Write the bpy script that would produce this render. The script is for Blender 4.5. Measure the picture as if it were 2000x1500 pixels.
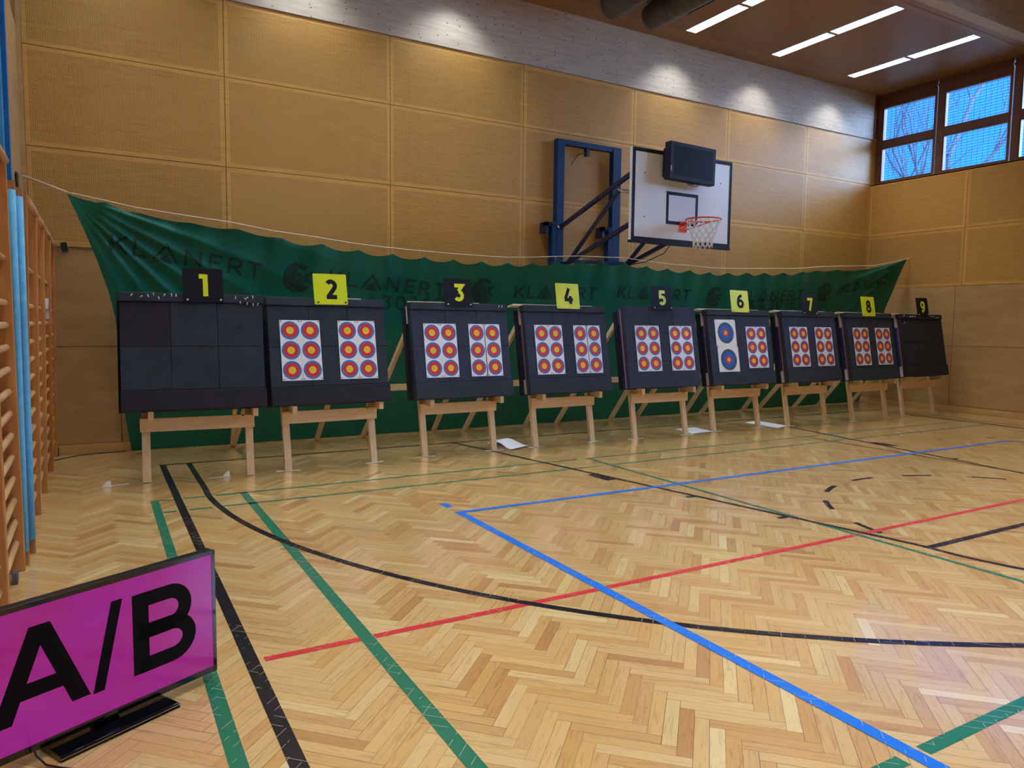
import bpy, math, random
from mathutils import Vector, Matrix
random.seed(7)
S = bpy.context.scene
for o in list(bpy.data.objects): bpy.data.objects.remove(o)
COL = S.collection
PI = math.pi
W = 15.163          # width of the hall (x), back wall at y = 0, room towards -y
ZC = 6.54           # height of the near ceiling field

# ------------------------------------------------------------------ camera, sky, exposure, area lights
cd = bpy.data.cameras.new('camera'); cam = bpy.data.objects.new('camera', cd); COL.objects.link(cam)
cd.sensor_fit = 'HORIZONTAL'; cd.sensor_width = 36; cd.lens = 25.52; cd.clip_start = .05; cd.clip_end = 200
r_ = Vector((0.86870144, -0.49520542, 0.01137522)); u_ = Vector((0.03074501, 0.07682558, 0.99657041)); f_ = Vector((0.49438097, 0.86537242, -0.08196359))
cam.matrix_world = Matrix(((r_.x, u_.x, -f_.x, .634), (r_.y, u_.y, -f_.y, -10), (r_.z, u_.z, -f_.z, 1.607), (0, 0, 0, 1)))
S.camera = cam
S.view_settings.view_transform = 'Standard'; S.view_settings.look = 'None'; S.view_settings.gamma = 1
S.view_settings.use_curve_mapping = False
S.view_settings.exposure = 0.55
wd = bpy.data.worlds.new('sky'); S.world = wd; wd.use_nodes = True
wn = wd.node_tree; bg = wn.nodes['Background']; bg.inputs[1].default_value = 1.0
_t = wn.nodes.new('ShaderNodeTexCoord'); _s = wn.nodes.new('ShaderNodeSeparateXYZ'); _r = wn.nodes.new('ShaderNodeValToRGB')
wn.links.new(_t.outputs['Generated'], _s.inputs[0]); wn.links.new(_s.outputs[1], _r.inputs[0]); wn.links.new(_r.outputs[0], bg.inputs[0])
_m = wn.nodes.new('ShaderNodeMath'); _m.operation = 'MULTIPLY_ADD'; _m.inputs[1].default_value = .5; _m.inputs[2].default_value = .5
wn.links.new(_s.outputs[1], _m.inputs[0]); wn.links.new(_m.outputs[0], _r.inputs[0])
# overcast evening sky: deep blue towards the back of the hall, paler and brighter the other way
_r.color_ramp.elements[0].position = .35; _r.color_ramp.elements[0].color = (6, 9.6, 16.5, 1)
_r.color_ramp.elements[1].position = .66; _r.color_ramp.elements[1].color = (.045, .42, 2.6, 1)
LAMP_W = 13        # watts of each luminaire
SPOT_W = 40
HALL_W = 92

# ------------------------------------------------------------------ helpers
def lin(c):
    return tuple(((v / 255) / 12.92 if v / 255 <= .04045 else ((v / 255 + .055) / 1.055) ** 2.4) for v in c)
MATS = {}
def base_mat(name, col, rough=.5, metal=0, spec=.5, coat=0):
    m = bpy.data.materials.new(name); m.use_nodes = True
    b = m.node_tree.nodes['Principled BSDF']
    b.inputs['Base Color'].default_value = (*lin(col), 1); b.inputs['Roughness'].default_value = rough
    b.inputs['Metallic'].default_value = metal; b.inputs['Specular IOR Level'].default_value = spec
    b.inputs['Coat Weight'].default_value = coat
    MATS[name] = m
    return m, b
def N(m, t, **k):
    n = m.node_tree.nodes.new(t)
    for a, v in k.items(): setattr(n, a, v)
    return n
def L(m, a, b): m.node_tree.links.new(a, b)
def mth(m, op, a, b=None, c=None):
    n = N(m, 'ShaderNodeMath', operation=op)
    for i, v in enumerate((a, b, c)):
        if v is None: continue
        if isinstance(v, (int, float)): n.inputs[i].default_value = v
        else: L(m, v, n.inputs[i])
    return n.outputs[0]
def mixc(m, fac, a, b, bt='MIX'):
    n = N(m, 'ShaderNodeMix', data_type='RGBA', blend_type=bt)
    for i, v in ((0, fac), (6, a), (7, b)):
        if isinstance(v, (int, float)): n.inputs[i].default_value = v
        elif isinstance(v, tuple): n.inputs[i].default_value = (*v, 1)
        else: L(m, v, n.inputs[i])
    return n.outputs[2]
def coords(m, kind='Object', scale=(1, 1, 1)):
    t = N(m, 'ShaderNodeTexCoord'); p = N(m, 'ShaderNodeMapping'); p.inputs['Scale'].default_value = scale
    L(m, t.outputs[kind], p.inputs[0]); return p.outputs[0]
def noise(m, vec, scale=5, detail=4, rough=.5, dist=0):
    n = N(m, 'ShaderNodeTexNoise'); n.inputs['Scale'].default_value = scale; n.inputs['Detail'].default_value = detail
    n.inputs['Roughness'].default_value = rough; n.inputs['Distortion'].default_value = dist
    L(m, vec, n.inputs['Vector']); return n.outputs['Fac']
def ramp(m, fac, stops):
    n = N(m, 'ShaderNodeValToRGB'); e = n.color_ramp.elements
    while len(e) < len(stops): e.new(.5)
    for q, (p, c) in zip(e, stops):
        q.position = p; q.color = (*c, 1)
    L(m, fac, n.inputs[0]); return n.outputs[0]
def bump(m, b, h, strength=.2, dist=.01):
    n = N(m, 'ShaderNodeBump'); n.inputs['Strength'].default_value = strength; n.inputs['Distance'].default_value = dist
    L(m, h, n.inputs['Height']); L(m, n.outputs[0], b.inputs['Normal'])
def noisy(name, c1, c2, scale=8, rough=.5, stretch=(1, 1, 1), kind='Object', metal=0, spec=.5, bmp=0, detail=5, dist=0, lo=.3, hi=.7, coat=0):
    m, b = base_mat(name, c1, rough, metal, spec, coat)
    v = coords(m, kind, stretch); f = noise(m, v, scale, detail, .55, dist)
    L(m, ramp(m, f, [(lo, lin(c1)), (hi, lin(c2))]), b.inputs['Base Color'])
    if bmp: bump(m, b, f, bmp, .004)
    return m
def perforated(name, c1, c2, pitch=.016, hole=.0042, rough=.45, stretch=(1, 14, 1)):
    m, b = base_mat(name, c1, rough, 0, .35)
    v = coords(m, 'UV', (1, 1, 1)); sx = N(m, 'ShaderNodeSeparateXYZ'); L(m, v, sx.inputs[0])
    g = coords(m, 'UV', stretch); f = noise(m, g, 3, 6, .6, .6)
    big = noise(m, v, .8, 2)
    a = ramp(m, f, [(.3, lin(c1)), (.72, lin(c2))])
    a = mixc(m, mth(m, 'MULTIPLY', big, .3), a, lin(tuple(.86 * q for q in c1)))
    at = N(m, 'ShaderNodeAttribute', attribute_name='tone'); a = mixc(m, 1., a, at.outputs['Color'], 'MULTIPLY')
    d = []
    for k in (0, 1):
        q = mth(m, 'SUBTRACT', mth(m, 'FRACT', mth(m, 'DIVIDE', sx.outputs[k], pitch)), .5)
        d.append(mth(m, 'MULTIPLY', q, q))
    r2 = mth(m, 'ADD', d[0], d[1]); inside = mth(m, 'LESS_THAN', r2, (hole / pitch) ** 2)
    at2 = N(m, 'ShaderNodeAttribute', attribute_name='perf')
    inside = mth(m, 'MULTIPLY', inside, at2.outputs['Fac'])
    L(m, mixc(m, inside, a, lin((52, 34, 20))), b.inputs['Base Color'])
    return m

# --- wood, plaster, metal ...
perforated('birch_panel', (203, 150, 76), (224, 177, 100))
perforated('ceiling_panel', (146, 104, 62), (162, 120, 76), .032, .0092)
noisy('plain_birch', (196, 150, 88), (216, 174, 110), 2.5, .4, (1, 8, 1), 'UV', detail=6, dist=.8)
noisy('wall_plywood', (172, 134, 86), (194, 156, 102), 1.6, .4, (1, 3, 1), 'UV', detail=6, dist=.8)
noisy('dark_gap', (48, 32, 22), (58, 40, 28), 5, .9)
m, b = base_mat('glulam', (165, 155, 146), .6)
v = coords(m, 'UV', (1, 9, 1)); f = noise(m, v, 2.5, 6, .6)
c = ramp(m, f, [(.3, lin((168, 152, 134))), (.7, lin((194, 180, 162)))])
k = N(m, 'ShaderNodeTexVoronoi', voronoi_dimensions='2D'); k.inputs['Scale'].default_value = 6.5; L(m, coords(m, 'UV', (1, 1.6, 1)), k.inputs['Vector'])
kn = mth(m, 'LESS_THAN', k.outputs['Distance'], .075)
kc = N(m, 'ShaderNodeSeparateXYZ'); L(m, k.outputs['Color'], kc.inputs[0])
kn = mth(m, 'MULTIPLY', kn, mth(m, 'GREATER_THAN', kc.outputs[0], .68))
L(m, mixc(m, kn, c, lin((84, 58, 42))), b.inputs['Base Color'])
noisy('pine', (236, 208, 166), (224, 192, 148), 5, .5, (6, 6, 1.2), bmp=.05, dist=.5)
# pine with knots for the rails
m, b = base_mat('pine_rail', (220, 175, 120), .5)
v = coords(m, 'UV', (1, 7, 1)); f = noise(m, v, 4, 6, .6, .8)
c = ramp(m, f, [(.3, lin((242, 212, 168))), (.7, lin((230, 192, 144)))])
k = N(m, 'ShaderNodeTexVoronoi', voronoi_dimensions='2D'); k.inputs['Scale'].default_value = 6.5; L(m, coords(m, 'UV', (1, 1.5, 1)), k.inputs['Vector'])
ks = N(m, 'ShaderNodeSeparateXYZ'); L(m, k.outputs['Color'], ks.inputs[0])
L(m, mixc(m, mth(m, 'MULTIPLY', mth(m, 'LESS_THAN', k.outputs['Distance'], .085), mth(m, 'GREATER_THAN', ks.outputs[0], .62)), c, lin((120, 66, 32))), b.inputs['Base Color'])
noisy('end_grain', (240, 226, 204), (228, 208, 180), 30, .6)
noisy('bar_wood', (184, 122, 66), (208, 146, 84), 4, .38, (6, 6, .8), dist=.6)
noisy('rung_wood', (206, 158, 104), (226, 182, 128), 6, .35, (4, .6, 4))
noisy('foam_dark', (44, 54, 70), (36, 44, 58), 7, .85, bmp=.25, lo=.35, hi=.65)
noisy('foam_blue', (50, 58, 84), (42, 48, 72), 9, .85, bmp=.25)
noisy('foam_black', (30, 28, 40), (36, 33, 46), 9, .85, bmp=.3)
noisy('foam_side', (18, 22, 34), (26, 30, 46), 12, .9, bmp=.2)
noisy('foam_light', (190, 196, 214), (168, 176, 200), 10, .8)
noisy('foam_bright_blue', (36, 58, 140), (30, 48, 120), 10, .8)
noisy('ply_edge', (190, 122, 84), (168, 104, 68), 20, .6)
noisy('pink_sheet', (222, 150, 146), (206, 132, 130), 20, .6)
noisy('banner_green', (4, 104, 86), (6, 118, 96), 3, .42, spec=.4)
noisy('banner_print', (12, 50, 46), (16, 60, 54), 12, .7)
noisy('banner_tie', (150, 140, 120), (170, 160, 140), 30, .7)
noisy('rope', (232, 224, 204), (206, 186, 160), 80, .7)
noisy('paper', (246, 248, 252), (238, 242, 250), 6, .6)
noisy('ring_blue', (44, 132, 206), (36, 122, 198), 30, .55)
noisy('ring_royal', (24, 108, 208), (20, 98, 196), 30, .55)
noisy('ring_red', (222, 52, 60), (210, 44, 54), 30, .55)
noisy('ring_gold', (246, 214, 62), (238, 200, 48), 30, .55)
noisy('ring_black', (24, 24, 32), (30, 30, 40), 30, .55)
noisy('ring_line', (60, 70, 80), (72, 80, 90), 30, .55)
noisy('ring_fine', (206, 178, 60), (200, 172, 60), 30, .55)
noisy('ring_fine2', (176, 40, 52), (170, 40, 50), 30, .55)
noisy('pin_white', (236, 236, 240), (220, 220, 226), 30, .4)
noisy('pin_dark', (70, 72, 66), (52, 52, 50), 30, .4)
noisy('sign_yellow', (226, 242, 40), (218, 234, 34), 6, .35)
noisy('sign_dark', (14, 15, 26), (19, 20, 32), 6, .6, spec=.25)
noisy('steel_blue', (6, 44, 86), (8, 50, 96), 6, .5, spec=.3)
noisy('steel_navy', (20, 28, 62), (26, 34, 72), 6, .35)
noisy('column_blue', (18, 112, 182), (22, 122, 194), 6, .35)
noisy('column_light', (60, 148, 214), (66, 156, 220), 6, .35)
noisy('pad_blue', (118, 196, 232), (92, 178, 218), 22, .8, bmp=.2)
noisy('steel_silver', (190, 196, 204), (170, 176, 184), 20, .25, metal=1)
noisy('backboard_white', (226, 230, 236), (216, 222, 230), 2, .35)
noisy('backboard_black', (16, 18, 34), (22, 24, 42), 8, .6, spec=.3)
noisy('rim_orange', (232, 84, 40), (222, 74, 34), 20, .35)
noisy('net_white', (232, 234, 238), (214, 218, 224), 30, .7)
noisy('plastic_black', (14, 14, 18), (20, 20, 26), 10, .3)
noisy('plastic_navy', (18, 22, 42), (24, 28, 50), 10, .55, spec=.3)
noisy('screen_off', (6, 5, 10), (9, 8, 14), 3, .4, spec=.1)
noisy('gloss_black', (8, 8, 12), (12, 12, 18), 3, .08, coat=.5)
noisy('duct_grey', (74, 74, 80), (92, 92, 98), 3, .55, (1, 6, 1))
noisy('duct_dark', (34, 36, 52), (42, 44, 60), 6, .5)
noisy('window_brown', (96, 60, 48), (112, 72, 56), 4, .4, (4, 4, 1))
noisy('mesh_wire', (30, 60, 84), (36, 68, 92), 20, .5, metal=.4)
noisy('bark', (40, 52, 66), (54, 66, 80), 20, .9)
noisy('tape_white', (226, 222, 206), (206, 200, 184), 30, .6)
noisy('tape_black', (16, 15, 20), (24, 22, 28), 30, .6)
noisy('cable_dark', (64, 40, 34), (48, 30, 26), 30, .5)
noisy('grey_metal', (120, 126, 140), (96, 100, 112), 10, .4, metal=.6)
noisy('louver_white', (236, 240, 246), (226, 232, 240), 10, .4)
noisy('louver_alu', (150, 168, 184), (140, 160, 178), 10, .4)
noisy('outside_ground', (70, 84, 76), (90, 100, 88), .5, .9)
def line_mat(name, col):
    """floor paint with pale cracks where it bridges the joints between planks"""
    m, b = base_mat(name, col, .32, 0, .4, .12)
    co = coords(m, 'Object'); sp = N(m, 'ShaderNodeSeparateXYZ'); L(m, co, sp.inputs[0])
    s = None
    f2 = noise(m, co, 1.1, 3); f3 = noise(m, co, 38, 4, .7)
    for k, sg in enumerate((1, -1)):
        a = mth(m, 'ADD', mth(m, 'MULTIPLY', mth(m, 'SUBTRACT', sp.outputs[0], 2.515), .70711 * sg), mth(m, 'MULTIPLY', mth(m, 'ADD', sp.outputs[1], 7.589), .70711))
        a = mth(m, 'ADD', a, mth(m, 'MULTIPLY', f3, .004))
        j = mth(m, 'LESS_THAN', mth(m, 'FRACT', mth(m, 'DIVIDE', a, .060)), .045)
        g = noise(m, coords(m, 'Object', (3 + 2 * k, 3, 1)), 2.1 + k, 2)
        j = mth(m, 'MULTIPLY', j, mth(m, 'GREATER_THAN', g, .52))
        s = j if s is None else mth(m, 'MAXIMUM', s, j)
    s = mth(m, 'MULTIPLY', s, mth(m, 'GREATER_THAN', f2, .42))
    L(m, mixc(m, mth(m, 'MULTIPLY', s, .75), lin(col), lin((196, 184, 156))), b.inputs['Base Color'])
for n_, c_ in dict(line_black=(14, 15, 26), line_blue=(16, 112, 214), line_red=(206, 48, 58), line_green=(26, 112, 84), line_brown=(88, 58, 44)).items(): line_mat(n_, c_)
# parquet: every plank is a face with its own uv (metres) and tone
m, b = base_mat('parquet', (205, 160, 100), .3, 0, .5, 1)
b.inputs['Coat Roughness'].default_value = .14
uvn = N(m, 'ShaderNodeUVMap', uv_map='UVMap'); at = N(m, 'ShaderNodeAttribute', attribute_name='tone')
sx = N(m, 'ShaderNodeSeparateXYZ'); L(m, uvn.outputs[0], sx.inputs[0])
ts = N(m, 'ShaderNodeSeparateColor'); L(m, at.outputs['Color'], ts.inputs[0])
cb = N(m, 'ShaderNodeCombineXYZ')
L(m, mth(m, 'MULTIPLY', sx.outputs[0], 3.2), cb.inputs[0]); L(m, mth(m, 'MULTIPLY', sx.outputs[1], 34), cb.inputs[1]); L(m, mth(m, 'MULTIPLY', ts.outputs[0], 90), cb.inputs[2])
g = noise(m, cb.outputs[0], 1.6, 5, .6, 1.2)
tone = ramp(m, ts.outputs[0], [(0, lin((182, 132, 80))), (.18, lin((198, 152, 92))), (.45, lin((210, 172, 112))), (.75, lin((218, 186, 126))), (1, lin((230, 206, 152)))])
tone2 = mixc(m, mth(m, 'MULTIPLY', ts.outputs[1], .4), tone, lin((214, 160, 84)))
grain = ramp(m, g, [(.32, (.74, .70, .66)), (.5, (1, 1, 1)), (.7, (.93, .92, .9))])
c = mixc(m, 1., tone2, grain, 'MULTIPLY')
PW, PL = .060, .36
e1 = mth(m, 'MINIMUM', mth(m, 'MINIMUM', sx.outputs[0], mth(m, 'SUBTRACT', PL, sx.outputs[0])), mth(m, 'MINIMUM', sx.outputs[1], mth(m, 'SUBTRACT', PW, sx.outputs[1])))
edge = mth(m, 'LESS_THAN', e1, mth(m, 'MULTIPLY_ADD', ts.outputs[2], .0010, .0006))
L(m, mixc(m, mth(m, 'MULTIPLY', edge, .85), c, lin((74, 46, 26))), b.inputs['Base Color'])
# television picture and lamps give off light
def emis(name, col, st, base=(10, 10, 10), rough=.12):
    m, b = base_mat(name, base, rough)
    b.inputs['Emission Color'].default_value = (*lin(col), 1); b.inputs['Emission Strength'].default_value = st
    return m, b
m, b = emis('screen_purple', (150, 30, 140), .5)
v = coords(m, 'Object'); f = noise(m, v, 3, 2)
L(m, ramp(m, f, [(.3, lin((166, 26, 152))), (.7, lin((168, 26, 122)))]), b.inputs['Emission Color'])
emis('lamp_glow', (214, 238, 255), 1.3)
m = bpy.data.materials.new('window_glass'); m.use_nodes = True; nt = m.node_tree; nt.nodes.clear(); MATS['window_glass'] = m
o_ = N(m, 'ShaderNodeOutputMaterial'); tr = N(m, 'ShaderNodeBsdfTransparent'); gl = N(m, 'ShaderNodeBsdfGlossy'); fr = N(m, 'ShaderNodeFresnel'); mx = N(m, 'ShaderNodeMixShader')
tr.inputs[0].default_value = (.96, .98, 1, 1); gl.inputs['Roughness'].default_value = .02; fr.inputs[0].default_value = 1.3
L(m, fr.outputs[0], mx.inputs[0]); L(m, tr.outputs[0], mx.inputs[1]); L(m, gl.outputs[0], mx.inputs[2]); L(m, mx.outputs[0], o_.inputs[0])

class MB:
    """collects geometry for ONE mesh object"""
    def __init__(s, M=None): s.v = []; s.f = []; s.m = []; s.mats = []; s.sm = []; s.uv = {}; s.M = M or Matrix()
    def mi(s, mat):
        if mat not in s.mats: s.mats.append(mat)
        return s.mats.index(mat)
    def add(s, vs, fs, mat, smooth=False, uvs=None):
        b = len(s.v); s.v += [s.M @ Vector(q) for q in vs]
        for i, f in enumerate(fs):
            if uvs: s.uv[len(s.f)] = uvs[i]
            s.f.append([b + k for k in f]); s.m.append(s.mi(mat)); s.sm.append(smooth)
        return s
    def box(s, x0, x1, y0, y1, z0, z1, mat, ends=None):
        vs = [(x, y, z) for z in (z0, z1) for y in (y0, y1) for x in (x0, x1)]
        fs = [(0, 2, 3, 1), (4, 5, 7, 6), (0, 1, 5, 4), (2, 6, 7, 3), (0, 4, 6, 2), (1, 3, 7, 5)]
        return s.add(vs, fs, mat)
    def bar(s, a, b, w, h, mat, up=(0, 0, 1)):
        a, b = Vector(a), Vector(b); d = (b - a).normalized(); upv = Vector(up)
        if abs(d.dot(upv)) > .98: upv = Vector((0, 1, 0))
        x = d.cross(upv).normalized(); y = x.cross(d)
        vs = [p + x * i * w / 2 + y * j * h / 2 for p in (a, b) for i, j in ((-1, -1), (1, -1), (1, 1), (-1, 1))]
        return s.add(vs, [(0, 1, 2, 3), (7, 6, 5, 4), (0, 4, 5, 1), (1, 5, 6, 2), (2, 6, 7, 3), (3, 7, 4, 0)], mat)
    def tube(s, pts, r, mat, seg=8, cap=True, closed=False):
        pts = [Vector(p) for p in pts]; n = len(pts); rs = r if isinstance(r, (list, tuple)) else [r] * n
        vs = []; fs = []; px = None
        for i, p in enumerate(pts):
            if closed: d = pts[(i + 1) % n] - pts[i - 1]
            else: d = pts[min(i + 1, n - 1)] - pts[max(i - 1, 0)]
            d = d.normalized() if d.length > 1e-9 else Vector((0, 0, 1))
            if px is None:
                a = Vector((0, 0, 1)) if abs(d.z) < .9 else Vector((1, 0, 0)); px = d.cross(a).normalized()
            px = (px - d * px.dot(d)).normalized(); py = d.cross(px)
            vs += [p + (px * math.cos(2 * PI * k / seg) + py * math.sin(2 * PI * k / seg)) * rs[i] for k in range(seg)]
        for i in range(n if closed else n - 1):
            a, b = i * seg, ((i + 1) % n) * seg
            fs += [(a + k, a + (k + 1) % seg, b + (k + 1) % seg, b + k) for k in range(seg)]
        s.add(vs, fs, mat, True)
        if cap and not closed:
            b0 = len(s.v) - len(vs)
            for base in ([k for k in range(seg)][::-1], [(n - 1) * seg + k for k in range(seg)]):
                s.f.append([b0 + k for k in base]); s.m.append(s.mi(mat)); s.sm.append(False)
        return s
    def prism(s, poly, z0, z1, mat):
        n = len(poly); vs = [(x, y, z0) for x, y in poly] + [(x, y, z1) for x, y in poly]
        return s.add(vs, [tuple(range(n))[::-1], tuple(range(n, 2 * n))] + [(i, (i + 1) % n, n + (i + 1) % n, n + i) for i in range(n)], mat)
    def disc(s, cx, cy, r, z, mat, seg=40):
        return s.add([(cx + r * math.cos(2 * PI * k / seg), cy + r * math.sin(2 * PI * k / seg), z) for k in range(seg)], [tuple(range(seg))], mat)
    def ring(s, cx, cy, r0, r1, z, mat, seg=40, a0=0, a1=2 * PI):
        vs = []
        for k in range(seg + 1):
            a = a0 + (a1 - a0) * k / seg
            vs += [(cx + r0 * math.cos(a), cy + r0 * math.sin(a), z), (cx + r1 * math.cos(a), cy + r1 * math.sin(a), z)]
        return s.add(vs, [(2 * k, 2 * k + 1, 2 * k + 3, 2 * k + 2) for k in range(seg)], mat)
    def build(s, name, parent=None, loc=None, bevel=0, kind=None, label=None, cat=None, group=None, tones=None, perf=None):
        me = bpy.data.meshes.new(name); off = Vector(loc) if loc else Vector((0, 0, 0))
        me.from_pydata([tuple(p - off) if (loc and parent is None) else tuple(p) for p in s.v], [], s.f)
        for q in s.mats: me.materials.append(MATS[q])
        me.polygons.foreach_set('material_index', s.m); me.polygons.foreach_set('use_smooth', s.sm)
        uvl = me.uv_layers.new(name='UVMap').data
        for p in me.polygons:
            nrm = p.normal; ax = max(range(3), key=lambda k: abs(nrm[k])); u, v = ((1, 2), (0, 2), (0, 1))[ax]
            if p.index in s.uv:
                for li, q in zip(p.loop_indices, s.uv[p.index]): uvl[li].uv = q
            else:
                for li in p.loop_indices:
                    co = s.v[me.loops[li].vertex_index]; uvl[li].uv = (co[u], co[v])
        if tones:
            ca = me.attributes.new('tone', 'FLOAT_COLOR', 'FACE')
            for i, c in enumerate(tones): ca.data[i].color = (*c, 1)
        if perf:
            pa = me.attributes.new('perf', 'FLOAT', 'FACE')
            for i, c in enumerate(perf): pa.data[i].value = c
        o = bpy.data.objects.new(name, me); COL.objects.link(o)
        if parent: o.parent = parent
        elif loc: o.location = off
        if bevel:
            bv = o.modifiers.new('bevel', 'BEVEL'); bv.width = bevel; bv.segments = 2; bv.limit_method = 'ANGLE'
        tag(o, label, cat, group, kind)
        return o
def tag(o, label=None, cat=None, group=None, kind=None):
    if label: o['label'] = label
    if cat: o['category'] = cat
    if group: o['group'] = group
    if kind: o['kind'] = kind
    return o
def empty(name, loc=(0, 0, 0), rz=0, label=None, cat=None, group=None, kind=None):
    o = bpy.data.objects.new(name, None); COL.objects.link(o); o.location = loc; o.rotation_euler = (0, 0, rz)
    o.empty_display_size = .1
    return tag(o, label, cat, group, kind)
def copy_tree(o, parent=None):
    c = o.copy(); COL.objects.link(c)
    if parent: c.parent = parent
    for ch in [q for q in bpy.data.objects if q.parent == o]: copy_tree(ch, c)
    return c
def copy_children(src, dst):
    for ch in [q for q in bpy.data.objects if q.parent == src]: copy_tree(ch, dst)

# strokes: writing made of thick polylines
def arc(cx, cy, rx, ry, a0, a1, n=14):
    return [(cx + rx * math.cos(math.radians(a0 + (a1 - a0) * k / n)), cy + ry * math.sin(math.radians(a0 + (a1 - a0) * k / n))) for k in range(n + 1)]
def bez(p0, p1, p2, n=8):
    return [tuple((1 - t) ** 2 * a + 2 * t * (1 - t) * b + t * t * c for a, b, c in zip(p0, p1, p2)) for t in [k / n for k in range(n + 1)]]
G = {
 '0': (.66, [arc(.33, .5, .24, .42, 0, 360, 26)]),
 '1': (.52, [[(.10, .91), (.38, .91)], [(.36, 0), (.36, 1)]]),
 '2': (.64, [arc(.31, .69, .215, .22, 150, -38) + [(.12, .08)], [(.04, .09), (.60, .09)]]),
 '3': (.64, [[(.06, .91), (.56, .91), (.30, .58)], arc(.29, .325, .235, .235, 88, -145)]),
 '4': (.70, [[(.42, 1), (.10, .30)], [(.05, .27), (.68, .27)], [(.49, .50), (.49, 0)]]),
 '5': (.64, [[(.60, .91), (.19, .91), (.16, .55), (.30, .565)], arc(.29, .33, .235, .235, 88, -145)]),
 '6': (.66, [arc(.33, .32, .235, .235, 0, 360, 24), bez((.10, .36), (.10, .88), (.52, .91))]),
 '7': (.62, [[(.05, .91), (.57, .91), (.24, 0)]]),
 '8': (.66, [arc(.33, .73, .19, .185, 0, 360, 22), arc(.33, .29, .23, .21, 0, 360, 24)]),
 '9': (.66, [arc(.33, .68, .235, .235, 0, 360, 24), bez((.56, .64), (.56, .12), (.14, .09))]),
 'K': (.66, [[(.08, 0), (.08, 1)], [(.60, 1), (.12, .40)], [(.26, .56), (.64, 0)]]),
 'L': (.58, [[(.08, 1), (.08, .07), (.56, .07)]]),
 'V': (.98, [[(.04, 0), (.49, .98), (.94, 0)]]),
 'N': (.80, [[(.09, 0), (.09, .95)], [(.09, .95), (.66, .05)], [(.66, .05), (.66, 1)]]),
 'E': (.60, [[(.56, .93), (.09, .93), (.09, .07), (.56, .07)], [(.09, .51), (.50, .51)]]),
 'R': (.68, [[(.09, 0), (.09, .93), (.30, .93)] + arc(.32, .69, .24, .24, 90, -90) + [(.12, .45)], [(.34, .45), (.60, 0)]]),
 'T': (.62, [[(.0, .93), (.62, .93)], [(.31, 0), (.31, .93)]]),
 'S': (.62, [arc(.30, .73, .22, .2, 40, 260, 12) + arc(.30, .28, .24, .22, 80, -150, 12)]),
 'A': (.70, [[(.04, 0), (.34, .98), (.64, 0)], [(.14, .3), (.54, .3)]]),
 'M': (.84, [[(.08, 0), (.08, .95), (.42, .3), (.76, .95), (.76, 0)]]),
 'U': (.74, [[(.09, 1), (.09, .3)] + arc(.35, .3, .26, .25, 180, 360) + [(.61, 1)]]),
 'G': (.74, [arc(.38, .5, .3, .43, 45, 340, 18) + [(.40, .42)]]),
 ' ': (.4, []),
}
def stroke(mb, pts, w, mat, fn, step=None):
    q = [Vector(p) for p in pts]
    if step:
        r = [q[0]]
        for a, b in zip(q, q[1:]):
            n = max(1, int((b - a).length / step))
            r += [a + (b - a) * k / n for k in range(1, n + 1)]
        q = r
    closed = (q[0] - q[-1]).length < 1e-6 and len(q) > 3
    if closed: q = q[:-1]
    n = len(q); vs = []
    for i, p in enumerate(q):
        d0 = (p - q[i - 1]) if (i > 0 or closed) else (q[1] - p)
        d1 = (q[(i + 1) % n] - p) if (i < n - 1 or closed) else d0
        d0.normalize(); d1.normalize(); n0 = Vector((-d0.y, d0.x)); n1 = Vector((-d1.y, d1.x))
        mt = n0 + n1
        mt = mt.normalized() if mt.length > 1e-6 else n0
        k = min(2.4, 1 / max(.3, mt.dot(n0)))
        vs += [fn(*(p + mt * w / 2 * k)), fn(*(p - mt * w / 2 * k))]
    fs = [(2 * i, 2 * i + 1, (2 * i + 3) % (2 * n), (2 * i + 2) % (2 * n)) for i in range(n if closed else n - 1)]
    mb.add(vs, fs, mat)
def write(mb, text, h, w, mat, fn, gap=.12, step=None, x0=0, width=None):
    tot = sum(G[c][0] + gap for c in text) - gap
    kx = (width / (tot * h)) if width else 1
    x = 0; k = 0; e_ = 1e-3
    p0, p1, p2 = Vector(fn(0, 0)), Vector(fn(e_, 0)), Vector(fn(0, e_)); nrm = (p1 - p0).cross(p2 - p0).normalized()
    for c in text:
        k = 0
        for st in G[c][1]:
            stroke(mb, [((x + a) * h * kx + x0, b * h) for a, b in st], w, mat, (lambda a, b, k=k: Vector(fn(a, b)) + nrm * .0006 * k), step)
            k += 1
        if c == 'V':
            t = [((x + a) * h * kx + x0, b * h) for a, b in ((.20, -.06), (.78, -.06), (.49, .48))]
            mb.add([fn(*q) for q in t], [(0, 1, 2)], mat)
        x += G[c][0] + gap

# ================================================================== THE HALL
# floor: herringbone parquet, columns run along y
mb = MB(); tones = []
c45 = math.sqrt(.5); nb = 6
def inside(p): return -.05 <= p[0] <= W + .02 and -15 <= p[1] <= 0
ox, oy = 2.515, -7.589
rng = random.Random(3)
def plank(i, j, horiz):
    if horiz: pts = [(i, j), (i + nb, j), (i + nb, j + 1), (i, j + 1)]; uv = [(0, 0), (PL, 0), (PL, PW), (0, PW)]
    else: pts = [(i, j), (i + 1, j), (i + 1, j + nb), (i, j + nb)]; uv = [(0, 0), (0, PW), (PL, PW), (PL, 0)]
    q = [((a - b) * c45 * PW + ox, (a + b) * c45 * PW + oy) for a, b in pts]
    if not any(inside(p) for p in q): return
    q = [(min(max(x, -.06), W + .01), min(max(y, -15), 0)) for x, y in q]
    mb.add([(x, y, 0) for x, y in q], [(0, 1, 2, 3)], 'parquet', uvs=[uv])
    tones.append((min(1, max(0, rng.gauss(.52, .24))), rng.random(), rng.random() ** 3))
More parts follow.
